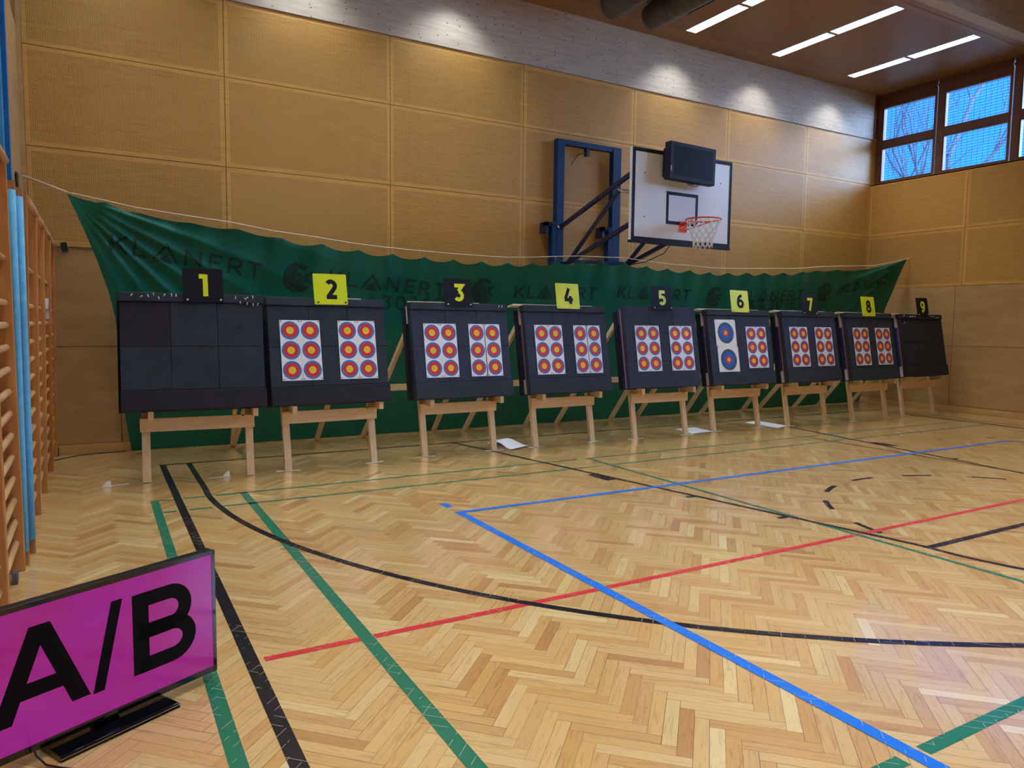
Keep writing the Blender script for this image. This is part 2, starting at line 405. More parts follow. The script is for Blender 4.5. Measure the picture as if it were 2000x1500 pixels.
for a in range(-330, 330):
    for b in range(-330, 330):
        t = (a - b) % (2 * nb)
        if t not in (0, 2 * nb - 1): continue
        x = (a - b) * c45 * PW + ox; y = (a + b) * c45 * PW + oy
        if x < -.9 or x > W + .9 or y < -15.9 or y > .9: continue
        plank(a, b, t == 0)
floor = mb.build('floor', kind='structure', tones=tones)
mb = MB(); mb.box(-.06, W + .01, -15, .0, -.12, -.004, 'dark_gap'); mb.build('subfloor', floor)

# court markings, painted on the floor
ZL = .0012
def strip(x0, x1, y0, y1, mat, lab, z=0):
    MB().add([(x0, y0, ZL + z), (x1, y0, ZL + z), (x1, y1, ZL + z), (x0, y1, ZL + z)], [(0, 1, 2, 3)], mat).build('court_line', floor, label=lab)
def curve_line(pts, w, mat, lab, z=0):
    q = MB(); stroke(q, pts, w, mat, lambda x, y: (x, y, ZL + z)); q.build('court_line', floor, label=lab)
strip(1.19, 1.255, -14, -1.13, 'line_black', 'worn black sideline', .0004)
strip(1.19, 14.17, -1.18, -1.13, 'line_black', 'thin black baseline under the targets', .0002)
strip(14.12, 14.17, -14, -1.13, 'line_black', 'black sideline by the right wall')
hx, hy = 7.68, -2.75
a_ = math.degrees(math.acos(6.19 / 6.2))
curve_line([(1.49, -1.16), (1.49, -2.6)] + arc(hx, hy, 6.2, 6.2, 181, 359, 90) + [(13.87, -2.6), (13.87, -1.16)], .055, 'line_black', 'black curved shooting line', .0006)
curve_line([(4.78, -1.16), (5.92, -6.98)] + arc(hx, -6.98, 1.77, 1.77, 180, 360, 30) + [(9.44, -6.98), (10.5, -1.16)], .05, 'line_black', 'black trapezoid lane line', .0006)
strip(5.92, 9.44, -7.01, -6.95, 'line_black', 'black free-throw line', .0004)
for a0, a1 in ((12, 23), (36, 46.6), (60, 71), (84.4, 95), (108, 119.5), (132, 143), (156.8, 167)):
    if a1 < 181: curve_line(arc(hx, -6.98, 1.77, 1.77, a0, a1, 8), .05, 'line_black', 'dash of the black circle')
for s in (-1, 1):
    for yb, l, wd_ in ((-3.87, .34, .14), (-4.98, .05, .13), (-5.9, .05, .13)):
        t = (-yb - 1.16) / 5.82; xx = hx + s * (2.9 - 1.14 * t) ; xx = hx + s * (2.88 - t * 1.12)
        x0, x1 = (xx - s * -0.0, xx + s * wd_); strip(min(x0, x1), max(x0, x1), yb - l / 2, yb + l / 2, 'line_black', 'black lane block', .0008)
strip(3.24, 3.31, -14, -4.47, 'line_blue', 'blue court line running towards the viewer', .001)
strip(3.24, 12.2, -4.53, -4.47, 'line_blue', 'blue court line across the hall', .0012)
strip(12.13, 12.2, -14, -4.47, 'line_blue', 'blue court line on the right', .001)
strip(3.24, 3.31, -4.30, -4.15, 'line_blue', 'short blue tick')
strip(12.13, 12.2, -4.27, -4.15, 'line_black', 'short dark tick')
strip(10.33, 10.40, -2.93, -2.85, 'line_blue', 'tiny blue mark')
strip(1.28, 1.765, -6.545, -6.495, 'line_red', 'short piece of the red line')
strip(1.825, 3.235, -6.545, -6.495, 'line_red', 'red line, left stretch', .0001)
strip(3.315, 12.0, -6.545, -6.495, 'line_red', 'red line across the hall', .0001)
strip(1.0, 1.065, -5.0, -2.9, 'line_green', 'scratched green line')
strip(1.0, 1.065, -14, -5.0, 'line_green', 'green line behind the screen')
strip(1.75, 1.82, -14, -2.9, 'line_green', 'green line running towards the viewer', .0001)
for y_ in (-2.92, -3.37):
    for x0, x1 in ((1.07, 1.17), (1.27, 1.45), (1.54, 5.6), (5.75, 14.0)): strip(x0, x1, y_ - .02, y_ + .02, 'line_green', 'thin green line', .0001)
strip(5.72, 5.765, -12, -2.9, 'line_green', 'thin green long line', .0002)
strip(9.65, 9.69, -12, -2.9, 'line_brown', 'thin brown long line')
strip(13.74, 13.79, -12, -2.0, 'line_brown', 'thin brown line by the right wall')
strip(2.6, 3.2, -8.515, -8.455, 'line_green', 'green line, short stretch')
strip(3.33, 8, -8.515, -8.455, 'line_green', 'green line, right stretch')

# walls made of plywood panels
def panel_wall(name, axis, fixed, cols, rows, plain_below, face, back_mat='dark_gap', mat='birch_panel', gap=.0035, skip=None, depth=.02):
    mb = MB(); tones = []; perf = []; rg = random.Random(len(name) * 7)
    def P(a, z, d):
        return (a, fixed + face * d, z) if axis == 'x' else (fixed + face * d, a, z)
    for z0, z1 in zip(rows, rows[1:]):
        cc = cols if not callable(cols) else cols(z0)
        for a0, a1 in zip(cc, cc[1:]):
            if skip and skip(a0, a1, z0, z1): continue
            A0, A1, Z0, Z1 = a0 + gap, a1 - gap, z0 + gap, z1 - gap
            pf = z0 >= plain_below
            t = rg.uniform(.9, 1.04); tn = (t, t * rg.uniform(.95, 1.0), t * rg.uniform(.88, 1.0))
            mg = .052
            if pf:
                q = [(A0, Z0), (A1, Z0), (A1, Z1), (A0, Z1)]
                ins = [(A0 + mg, Z0 + mg), (A1 - mg, Z0 + mg), (A1 - mg, Z1 - mg), (A0 + mg, Z1 - mg)]
                ins = [(round(a / .016) * .016, round(z / .016) * .016) for a, z in ins]
                vs = [P(a, z, 0) for a, z in q + ins]
                fs = [(0, 1, 5, 4), (1, 2, 6, 5), (2, 3, 7, 6), (3, 0, 4, 7), (4, 5, 6, 7)]
                mb.add(vs, fs, mat); tones += [tn] * 5; perf += [0, 0, 0, 0, 1]
            else:
                mb.add([P(A0, Z0, 0), P(A1, Z0, 0), P(A1, Z1, 0), P(A0, Z1, 0)], [(0, 1, 2, 3)], 'wall_plywood'); tones.append(tn); perf.append(0)
            # edges
            vs = [P(A0, Z0, 0), P(A1, Z0, 0), P(A1, Z1, 0), P(A0, Z1, 0), P(A0, Z0, -.012), P(A1, Z0, -.012), P(A1, Z1, -.012), P(A0, Z1, -.012)]
            mb.add(vs, [(0, 1, 5, 4), (1, 2, 6, 5), (2, 3, 7, 6), (3, 0, 4, 7)], 'wall_plywood'); tones += [tn] * 4; perf += [0] * 4
            mb.add([P(A0 - gap, Z0 - gap, -.012), P(A1 + gap, Z0 - gap, -.012), P(A1 + gap, Z1 + gap, -.012), P(A0 - gap, Z1 + gap, -.012)], [(0, 1, 2, 3)], back_mat); tones.append((1, 1, 1)); perf.append(0)
    return mb, tones, perf
ROWS = [.122, 1.286, 2.449, 3.56, 4.672, 5.61]
CX = [0, 2.124, 4.32, 6.497, 8.675, 10.883, 13.069, W]
mb, tn, pf = panel_wall('wall_back', 'x', 0, lambda z: CX if z > 2.4 else [-.05, .861, 2.9, 4.9, 6.9, 8.9, 10.9, 12.9, W], ROWS, 2.4, -1)
# solid wall behind, left margin strip and the reveal panel beside the window
mb.box(-.35, W + .45, .012, .3, -.1, 7.4, 'wall_plywood'); tn += [(1, 1, 1)] * 6; pf += [0] * 6
mb.box(-.05, .0, 0, .012, 2.449, 5.61, 'wall_plywood'); tn += [(1, 1, 1)] * 6; pf += [0] * 6
mb.box(W, W + .14, -.004, .012, 4.672, 5.61, 'birch_panel'); tn += [(1, 1, 1)] * 6; pf += [1] * 6
wall_back = mb.build('wall_back', kind='structure', tones=tn, perf=pf)
MB().box(-.06, W + .1, -.02, .012, 5.614, ZC, 'glulam').build('beam', wall_back, label='pale glued-timber beam above the panels')
MB().box(-.05, W, -.012, .0, 0, .118, 'plain_birch').build('baseboard_back', kind='structure')
# right wall: panels below, strip of windows above
ry = [0, -2.02, -4.2, -6.4, -8.6, -10.8, -13, -15]
mb, tn, pf = panel_wall('wall_right', 'y', W, lambda z: ry[::-1] if z > 2.4 else [-15, -13, -10.4, -7.4, -4.6, -1.91, 0], ROWS[:5], 2.4, -1)
mb.box(W + .012, W + .45, -15, .3, -.1, 4.66, 'wall_plywood'); tn += [(1, 1, 1)] * 6; pf += [0] * 6
mb.box(W, W + .16, -15, 0, 4.645, 4.672, 'plain_birch'); tn += [(1, 1, 1)] * 6; pf += [0] * 6
wall_right = mb.build('wall_right', kind='structure', tones=tn, perf=pf)
MB().box(W - .012, W, -15, -.012, 0, .118, 'plain_birch').build('baseboard_right', kind='structure')
# left wall: plywood, beam above
mb = MB(); mb.box(-.35, -.05, -15, 0, -.1, 4.86, 'wall_plywood'); mb.box(-.35, -.09, -15, 0, 4.86, 7.4, 'glulam')
mb.build('wall_left', kind='structure')
mb = MB(); mb.box(-.35, W + .4, -15.3, -15, -.1, 7.4, 'wall_plywood'); mb.build('wall_front', kind='structure')
# ceiling: perforated field with plain borders, next field higher beyond the beam
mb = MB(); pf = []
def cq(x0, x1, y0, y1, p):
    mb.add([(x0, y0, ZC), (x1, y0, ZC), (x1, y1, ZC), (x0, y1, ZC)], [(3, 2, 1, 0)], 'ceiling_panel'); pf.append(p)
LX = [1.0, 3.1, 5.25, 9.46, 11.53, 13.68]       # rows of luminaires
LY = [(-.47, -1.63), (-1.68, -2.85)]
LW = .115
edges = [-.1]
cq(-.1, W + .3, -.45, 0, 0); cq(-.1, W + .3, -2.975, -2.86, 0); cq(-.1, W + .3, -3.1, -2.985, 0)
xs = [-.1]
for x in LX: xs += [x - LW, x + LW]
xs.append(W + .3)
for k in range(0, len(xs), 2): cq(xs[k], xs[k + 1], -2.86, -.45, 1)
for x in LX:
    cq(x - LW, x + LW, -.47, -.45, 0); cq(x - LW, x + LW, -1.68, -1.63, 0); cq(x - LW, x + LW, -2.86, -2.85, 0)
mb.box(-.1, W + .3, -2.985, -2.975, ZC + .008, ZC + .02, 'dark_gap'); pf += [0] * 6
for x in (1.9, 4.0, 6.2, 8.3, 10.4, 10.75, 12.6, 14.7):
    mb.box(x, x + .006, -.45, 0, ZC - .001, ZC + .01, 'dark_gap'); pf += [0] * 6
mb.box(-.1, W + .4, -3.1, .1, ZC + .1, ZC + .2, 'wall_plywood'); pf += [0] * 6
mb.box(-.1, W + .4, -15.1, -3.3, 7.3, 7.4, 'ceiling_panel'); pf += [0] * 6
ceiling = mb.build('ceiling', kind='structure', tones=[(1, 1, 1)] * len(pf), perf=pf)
MB().box(-.1, W + .2, -3.3, -3.1, ZC - .0, 7.4, 'glulam').build('beam', ceiling, label='pale glued-timber beam crossing the ceiling')

# windows high in the right wall
xf0, xf1 = W + .10, W + .18
def window(n, ya, yb, full=True):
    w = empty('window_%d' % n, (W + .14, (ya + yb) / 2, 4.67), kind='structure'); O = w.location
    mb = MB(Matrix.Translation(-O))
    z0, z1, zt = 4.672, ZC, 6.265
    mb.box(xf0, xf1, ya - .13, ya, z0, z1, 'window_brown'); mb.box(xf0, xf1, yb, yb + .04, z0, z1, 'window_brown')
    mb.box(xf0, xf1, yb + .04, ya - .13, z0, 4.725, 'window_brown'); mb.box(xf0, xf1, yb + .04, ya - .13, zt, z1, 'window_brown')
    mb.box(xf0 - .008, xf1, yb + .035, ya - .125, 5.425, 5.575, 'window_brown')
    mb.box(xf0 - .03, xf0 - .001, yb, ya, 6.40, 6.44, 'window_brown')
    for za, zb in ((4.725, 5.425), (5.575, zt)):      # inner sash mouldings
        for (p, q, r, s) in ((ya - .15, ya - .13, za, zb), (yb + .04, yb + .055, za, zb), (yb + .055, ya - .15, za, za + .015), (yb + .055, ya - .15, zb - .015, zb)):
            mb.box(xf0 + .012, xf1 + .02, p, q, r, s, 'window_brown')
    mb.build('window_frame', w)
    mb = MB(Matrix.Translation(-O))
    for za, zb in ((4.735, 5.415), (5.585, 6.255)):
        mb.add([(xf0 + .05, yb + .05, za), (xf0 + .05, ya - .14, za), (xf0 + .05, ya - .14, zb), (xf0 + .05, yb + .05, zb)], [(0, 1, 2, 3)], 'window_glass')
    mb.build('pane', w)
    return w
wy = [(.0, -1.28), (-1.30, -2.66)]
k = -2.68
while k > -14: wy.append((k, k - 1.36)); k -= 1.38
for i, (a, b_) in enumerate(wy): window(i + 1, a, b_)
MB().box(W + .10, W + .22, -15, .3, ZC - .005, 7.4, 'glulam').build('trim_1', kind='structure')
MB().box(W - .02, W + .1, -.035, -.0, 5.64, ZC, 'window_brown').build('trim_2', kind='structure')
# wire grille outside the panes
for i, (a, b_) in enumerate(wy[:4]):
    mb = MB(); X = W + .26
    y = a - .02
    while y > b_: mb.bar((X, y, 4.68), (X, y, 6.4), .007, .007, 'mesh_wire'); y -= .1
    z = 4.70
    while z < 6.4: mb.bar((X, a, z), (X, b_, z), .006, .006, 'mesh_wire'); z += .0535
    mb.build('window_grille', label='wire ball-guard grille outside the %s window from the corner' % ['first', 'second', 'third', 'fourth'][i], cat='grille', group='wire grilles outside the windows')
# bare tree outside
mb = MB(); rt = random.Random(11)
def branch(p, d, l, r, lev):
    n = 5; pts = [p]; rs = [r]
    for i in range(n):
        d = (d + Vector((rt.uniform(-.2, .2), rt.uniform(-.2, .2), rt.uniform(-.08, .2))) * .7).normalized(); p = p + d * l / n
        pts.append(p); rs.append(r * (1 - .13 * (i + 1)))
        if lev < 5 and i > 0:
            for _ in range(1 if lev != 1 else 2):
                a = Vector((rt.uniform(-1, 1), rt.uniform(-1, 1), rt.uniform(-.3, .9))).normalized()
                branch(p, (d * 1.1 + a * .8).normalized(), l * rt.uniform(.5, .68), r * .42, lev + 1)
    mb.tube(pts, rs, 'bark', 5 if lev > 1 else 8, cap=False)
branch(Vector((20.5, 1.0, -1)), Vector((.05, .12, 1)), 7.4, .16, 0)
print('tree faces', len(mb.f))
mb.build('tree', label='bare leafless tree outside the high corner window', cat='tree')
MB().box(16, 60, -30, 40, -1.2, -1.0, 'outside_ground').build('ground', kind='structure')

# luminaires: recessed troughs with white louvres; row by row, two to a row
def luminaire(x, y0, y1, z=ZC, label=None, proto=None, spot=False, watts=None):
    e = empty('ceiling_light', (x, (y0 + y1) / 2, z), 0, label, 'ceiling light', 'louvred ceiling lights')
    h = (y0 - y1) / 2
    if proto: copy_children(proto, e)
    else:
        mb = MB(); mb.box(-LW, LW, -h, h, .07, .08, 'louver_white'); mb.box(-LW, -LW + .006, -h, h, 0, .07, 'louver_white'); mb.box(LW - .006, LW, -h, h, 0, .07, 'louver_white')
        mb.box(-LW, LW, -h, -h + .006, 0, .07, 'louver_white'); mb.box(-LW, LW, h - .006, h, 0, .07, 'louver_white')
        mb.build('housing', e)
        mb = MB(); n = 17
        for i in range(1, n): mb.box(-LW + .006, LW - .006, -h + 2 * h * i / n - .0025, -h + 2 * h * i / n + .0025, .004, .056, 'louver_alu')
        mb.box(-.003, .003, -h, h, .002, .056, 'louver_alu'); mb.build('louvre', e)
        for s in (-1, 1): MB().tube([(s * .055, -h + .02, .052), (s * .055, h - .02, .052)], .012, 'lamp_glow', 10).build('lamp_tube', e)
    ld = bpy.data.lights.new('lamp', 'AREA'); ld.shape = 'RECTANGLE'; ld.size = .2; ld.size_y = 2 * h - .06; ld.energy = watts or LAMP_W; ld.color = (.90, .95, 1)
    ld.spread = math.radians(150 if z < 7 else 138)
    lo = bpy.data.objects.new('lamp', ld); COL.objects.link(lo); lo.parent = e; lo.location = (0, 0, .066)
    if spot:
        sd = bpy.data.lights.new('lamp_end', 'SPOT'); sd.energy = SPOT_W; sd.spot_size = math.radians(112); sd.spot_blend = .75; sd.shadow_soft_size = .08; sd.color = (.86, .93, 1)
        so = bpy.data.objects.new('lamp_end', sd); COL.objects.link(so); so.parent = e; so.location = (0, h - .03, -.01)
    return e
proto = None
names = {9.46: 'leftmost row in view', 11.53: 'middle row', 13.68: 'row nearest the windows'}
for x in LX:
    for k, (y0, y1) in enumerate(LY):
        lab = 'recessed white louvred ceiling light, %s, %s half' % (names.get(x, 'row left of the ducts at x %d' % LX.index(x)), ('wall', 'near')[k])
        if x < 9: lab = 'recessed white louvred ceiling light left of the ducts, outside the view'
        e = luminaire(x, y0, y1, ZC, lab, proto, k == 0)
        proto = proto or e
for y in (-4.5, -7.8, -11.4):
    for x in (1.6, 4.6, 7.6, 10.6):
        e = luminaire(x, y + .58, y - .58, 7.225, 'louvred ceiling light in the taller part of the hall, outside the view', proto, watts=HALL_W * (.7 if x > 9 else 1) * (.3 if y > -5 else 1))

# two grey round ducts with slot outlets under the ceiling
def duct(x, ye, lab):
    R = .19; zc = ZC - .2
    e = empty('ventilation_duct', (x, ye, ZC), 0, lab, 'duct', 'round ventilation ducts under the ceiling')
    mb = MB(); n = 36; segs = 22; prof = [(0, R * .0), (0, R), (-.10, R * 1.015), (-.12, R * .985), (-.30, R), (-.33, R * 1.03), (-.36, R)]
    y = -.36
    while y > -3.4: y -= .16; prof += [(y + .012, R * .995), (y, R * .985), (y - .012, R)]
    vs = []; fs = []
    for yy, r in prof:
        for k in range(n): vs.append((r * math.cos(2 * PI * k / n), yy, -.2 + r * math.sin(2 * PI * k / n)))
    for i in range(len(prof) - 1):
        for k in range(n): fs.append((i * n + k, i * n + (k + 1) % n, (i + 1) * n + (k + 1) % n, (i + 1) * n + k))
    mb.add(vs, fs, 'duct_grey', True); mb.build('duct_body', e)
    a = math.radians(-22); mb = MB()
    ct = Matrix.Translation((0, 0, -.2)) @ Matrix.Rotation(-a, 4, 'Y')
    mb.M = ct
    mb.box(R - .02, R + .022, -1.9, -.62, -.05, .05, 'duct_dark'); mb.box(R + .02, R + .026, -1.9, -.62, -.058, -.044, 'duct_grey'); mb.box(R + .02, R + .026, -1.9, -.62, .044, .058, 'duct_grey')
    mb.build('slot_outlet', e)
    MB().box(-.01, .01, -.9, -.88, -.08, 0, 'grey_metal').box(-.01, .01, -2.6, -2.58, -.08, 0, 'grey_metal').build('hanger', e)
duct(7.42, -.95, 'dark grey round ventilation duct, the left one of two at the top edge')
duct(8.2, -.95, 'dark grey round ventilation duct, the right one of two, beside the first light row')

# ================================================================== LEFT WALL
LEAN = .021
def lean(z): return LEAN * z
def wall_bars(yf, yn, lab, H=2.5, rungs=None, first=False):
    e = empty('wall_bars', (-.05, (yf + yn) / 2, 0), 0, lab, 'wall bars', 'wooden wall bars on the left wall')
    yc = (yf + yn) / 2; hw = (yf - yn) / 2
    for s in (1, -1):
        y0, y1 = (hw, hw + .035) if s > 0 else (-hw - .035, -hw)
        mb = MB()
        def fb(xa, xb, mat, ya=y0, yb_=y1):
            vs = []
            for z in (0, H):
                l = lean(z); vs += [(xa + l, ya, z), (xb + l, ya, z), (xb + l, yb_, z), (xa + l, yb_, z)]
            mb.add(vs, [(3, 2, 1, 0), (4, 5, 6, 7), (0, 1, 5, 4), (1, 2, 6, 5), (2, 3, 7, 6), (3, 0, 4, 7)], mat)
        fb(.12, .24, 'bar_wood'); fb(.055, .112, 'bar_wood', y0 + .004, y1 - .004)
        mb.build('upright', e, bevel=.004)
    zs = [.186 + .138 * k for k in range(12)] + [1.98]
    for z in zs:
        x = .195 + lean(z); MB().tube([(x, -hw, z), (x, hw, z)], .021, 'rung_wood', 12).build('rung', e)
    x = .235 + lean(H); MB().tube([(x, -hw - .03, H - .06), (x, hw + .03, H - .06)], .021, 'rung_wood', 12).build('rung', e, label='top rung set forward')
    MB().box(0, .06, -hw - .03, hw + .03, 1.0, 1.09, 'bar_wood').box(0, .06, -hw - .03, hw + .03, 2.2, 2.29, 'bar_wood').build('wall_batten', e)
    return e
wall_bars(-.10, -.94, 'wooden wall bars in the left corner right beside the back wall')
wall_bars(-1.02, -2.02, 'wooden wall bars, second bay from the back wall, with the white paper on its end')
wall_bars(-2.10, -2.92, 'wooden wall bars, third bay from the back wall')
wall_bars(-3.00, -3.86, 'wooden wall bars, bay just behind the light blue padded posts')
LEAN = -.003
wall_bars(-4.54, -5.42, 'wooden wall bars in front of the padded posts, nearest full bay', 2.63)
wall_bars(-5.50, -6.40, 'wooden wall bars at the left edge of the picture behind the screen', 2.63)
LEAN = .012
def padded_post(x0, y, z0, lab):
    e = empty('padded_post', (x0, y, 0), 0, lab, 'post', 'light blue padded posts on the left wall')
    mb = MB()
    vs = []
    for z in (0, 2.47):
        l = lean(z) * .4; vs += [(-.07 + l, -.02, z), (.022 + l, -.02, z), (.022 + l, .03, z), (-.07 + l, .03, z)]
    mb.add(vs, [(3, 2, 1, 0), (4, 5, 6, 7), (0, 1, 5, 4), (1, 2, 6, 5), (2, 3, 7, 6), (3, 0, 4, 7)], 'bar_wood'); mb.build('post', e)
    MB().tube([(lean(z) * .4 + .0, -.028, z) for z in (z0, .8, 1.6, 2.41)], .026, 'pad_blue', 14).build('pad', e)
    return e
padded_post(.199, -4.12, .10, 'wooden post with a light blue foam pad, the one nearer the back wall')
padded_post(.180, -4.40, .10, 'wooden post with a light blue foam pad, the one nearer the viewer')
e = empty('steel_column', (.05, -4.27, 0), 0, 'tall blue steel column rising above the padded posts', 'column')
MB().box(-.10, .135, .02, .10, 0, 7.2, 'column_blue').build('column_body', e)
MB().box(-.10, .112, -.10, -.03, 2.0, 7.2, 'column_light').build('guide_rail', e)
# paper on the bars, wall gadgets
MB().add([(.163, -1.03, 1.82), (.21, -1.035, 1.82), (.202, -1.05, 1.72), (.207, -1.03, 1.607), (.166, -1.028, 1.61), (.172, -1.045, 1.72)], [(0, 1, 2, 5), (5, 2, 3, 4)], 'paper').build('paper_sheet', loc=(.2, -1.0, 1.6), label='creased white paper stuck on the wall bars near the back wall', cat='paper')
MB().box(.105, .20, -.03, -.0, 2.50, 2.60, 'plastic_black').build('wall_socket', loc=(.15, 0, 2.5), label='small black box above the last wall bars', cat='box')
MB().box(-.05, -.03, -.88, -.66, 2.96, 3.09, 'plastic_black').box(-.05, -.026, -.89, -.65, 3.09, 3.11, 'grey_metal').build('wall_box', loc=(-.05, -.77, 3.0), label='black wall box on the left wall above the wall bars', cat='box')
MB().box(.145, .20, -.05, -.012, 0.0, .10, 'plastic_black').box(.15, .165, -.055, -.05, .03, .05, 'grey_metal').build('floor_box', loc=(.17, -.03, 0), label='small black box on the floor in the left back corner', cat='box')
MB().box(.14, .17, -4.80, -4.72, 0, .07, 'grey_metal').build('floor_bracket', loc=(.15, -4.76, 0), label='small grey bracket at the foot of the wall bars', cat='bracket')

# ================================================================== BANNER
HK = [(0.40, 2.925), (0.731, 2.862), (1.034, 2.787), (1.524, 2.722), (2.019, 2.685), (2.523, 2.62), (3.019, 2.586), (3.498, 2.54), (3.961, 2.515), (4.416, 2.501), (4.863, 2.491), (5.298, 2.486), (5.725, 2.487), (6.158, 2.509), (6.588, 2.545), (7.045, 2.576), (7.458, 2.582), (7.875, 2.595), (8.34, 2.563), (8.799, 2.544), (9.272, 2.541), (9.75, 2.529), (10.208, 2.54), (10.657, 2.56), (11.117, 2.58), (11.594, 2.601), (12.069, 2.634), (12.511, 2.679), (13.018, 2.714), (15.11, 3.03)]
def ztop(x):
    for (a, za), (b, zb) in zip(HK, HK[1:]):
        if x <= b or b == HK[-1][0]:
            t = min(1, max(0, (x - a) / (b - a))); sag = .0 if b - a > 1 else (.02 if a < 2.5 or a > 12 else .052)
            z = za + (zb - za) * t - sag * 4 * t * (1 - t)
            if b - a > 1: z -= .10 * 4 * t * (1 - t) * (1 - t * .3)
            return z
LE = [(2.93, .40), (2.56, .55), (2.25, .66), (1.92, .76), (1.63, .82), (1.28, .85), (.79, .87), (.41, .90), (0, .96)]
RE = [(3.04, 15.11), (2.58, 14.98), (2.05, 14.86), (1.62, 14.82), (.9, 14.86), (.52, 14.9), (.17, 14.96), (0, 14.9)]
def interp(T, z):
    for (a, va), (b, vb) in zip(T, T[1:]):
        if z >= b: return va + (vb - va) * min(1, max(0, (z - a) / (b - a)))
    return T[-1][1]
def by(x, z):
    y = -.12 - .275 * z
    t = ztop(x) - z
    # gathers under each tie
    for a, za in HK[1:-1]:
        d = x - a
        if abs(d) < .3: y += -.022 * math.exp(-(d / .05) ** 2) * math.exp(-t / .12) 
    y += .018 * math.exp(-t / .35) * math.sin(x * 13.9)
    # folds fanning out of the two upper corners
    for cx, cz, s in ((.40, 2.93, 1), (15.11, 3.03, -1)):
        dx, dz = (x - cx) * s, cz - z; r = math.hypot(dx, dz) + .01; an = math.atan2(dz, dx)
        y += .055 * (abs(math.sin(an * 19 + .5 * math.sin(r * 1.3))) - .5) * min(1, r / .6) * math.exp(-(r / 2.4) ** 2) * (1 if an < .8 else max(.12, 1 - (an - .8) * 2.4))
    y += .012 * math.sin(x * 2.3 + 1.1 * z) * (1 - math.exp(-t / .6)) + .01 * math.sin(x * 5.1 - z * 2)
    return y
ban = empty('banner', (7.6, -.12, 0), 0, 'long dark green club banner strung across the back wall behind the targets', 'banner'); BO = Matrix.Translation(-ban.location)
mb = MB(BO); nu, nv = 620, 110; vs = []
for j in range(nv + 1):
    for i in range(nu + 1):
        s = i / nu; v = j / nv; v = v ** .8
        x = .40 + (15.11 - .40) * s; zt_ = ztop(x)
        z = .02 + (zt_ - .02) * v
        xl, xr = interp(LE, z), interp(RE, z)
        x2 = xl + (xr - xl) * s; zt_ = ztop(min(15.11, max(.4, x2 * (v) + x * (1 - v)))); z = .02 + (ztop(x) - .02) * v
        vs.append((x2, by(x2, z), z))
fs = [(j * (nu + 1) + i, j * (nu + 1) + i + 1, (j + 1) * (nu + 1) + i + 1, (j + 1) * (nu + 1) + i) for j in range(nv) for i in range(nu)]
mb.add(vs, fs, 'banner_green', True); mb.build('fabric', ban)
def word(x0, z0, x1, z1, text='KLVNERT', cap=.185, w=.026, gap=.16, nm='lettering', lab=None):
    mb = MB(BO); L_ = math.hypot(x1 - x0, z1 - z0); cx, cz = (x1 - x0) / L_, (z1 - z0) / L_
    def fn(a, b):
        x = x0 + a * cx - b * cz * .6; z = z0 + a * cz + b; return (x, by(x, z) - .009, z)
    write(mb, text, cap, w, 'banner_print', fn, gap, .03, 0, L_); mb.build(nm, ban, label=lab)
word(.77, 2.36, 2.40, 2.12); word(3.22, 2.09, 4.87, 1.97); word(5.98, 1.99, 7.46, 2.01); word(7.86, 2.05, 9.39, 2.04); word(10.62, 2.05, 12.22, 2.135); word(13.29, 2.27, 14.66, 2.49)
word(3.72, 1.78, 5.1, 1.78, '4301679', .19, .026, .22); word(11.14, 1.91, 12.5, 1.98, '4301679', .19, .026, .22)
word(3.42, 1.78, 3.54, 1.78, '6', .19, .026, .22); word(10.9, 1.90, 11.02, 1.905, '6', .19, .026, .22)
def logo(cx, cz, R=.18):
    mb = MB(BO)
    fn = lambda a, b: (cx + a, by(cx + a, cz + b) - .009, cz + b)
    for a0, a1 in ((48, 87), (93, 177), (183, 267), (273, 315)): stroke(mb, arc(0, 0, R * .84, R * .84, a0, a1, 10), R * .30, 'banner_print', fn)
    for a0, a1 in ((93, 177), (183, 267), (273, 312)): stroke(mb, arc(0, 0, R * .53, R * .53, a0, a1, 10), R * .24, 'banner_print', fn)
    stroke(mb, arc(0, 0, R * .23, R * .23, 0, 360, 20), R * .18, 'banner_print', fn)
    stroke(mb, [(R * .48, -R * .34), (R * .48, R * .34)], R * .14, 'banner_print', fn); stroke(mb, [(R * .9, R * .42), (R * .5, 0), (R * .9, -R * .42)], R * .16, 'banner_print', fn)
    mb.build('target_logo', ban)
for q in ((2.84, 2.16), (5.45, 2.08), (9.98, 2.12), (12.82, 2.29)): logo(*q)
def rope_pt(x, z): return (x, -.12 - .275 * z, z)
rp = [(-.03, -.10, 3.20), (.05, -.28, 3.15), (.40, -.92, 2.94)] + [rope_pt(x, z + .075 * min(1, (x - .4) / .9)) for x, z in HK[1:-1]] + [rope_pt(14.1, 2.85), (15.11, -.96, 3.04), (W - .012, -.97, 3.05)]
for i, (x, z) in enumerate(HK[1:-1]):
    p = rp[3 + i]; MB(BO).tube([p, (p[0], p[1], z - .02)], .0035, 'banner_tie', 6).build('tie', ban)
mb = MB(); mb.tube([Vector(p) for p in rp], .0065, 'rope', 6)
for a, b_ in zip(rp[:2], rp[1:3]): mb.tube([a, b_], .011, 'rope', 6)
mb.build('rope', loc=rp[0], label='pale rope stretched from wall to wall holding the green banner', cat='rope')
mb = MB(); mb.tube([(-.03 + .03 * math.cos(t), -.09 + .015 * math.cos(t), 3.20 + .03 * math.sin(t)) for t in [2 * PI * k / 20 for k in range(20)]], .004, 'grey_metal', 6, closed=True); mb.build('eye_ring', loc=(-.05, -.10, 3.2), label='metal ring in the left corner that holds the rope', cat='ring')

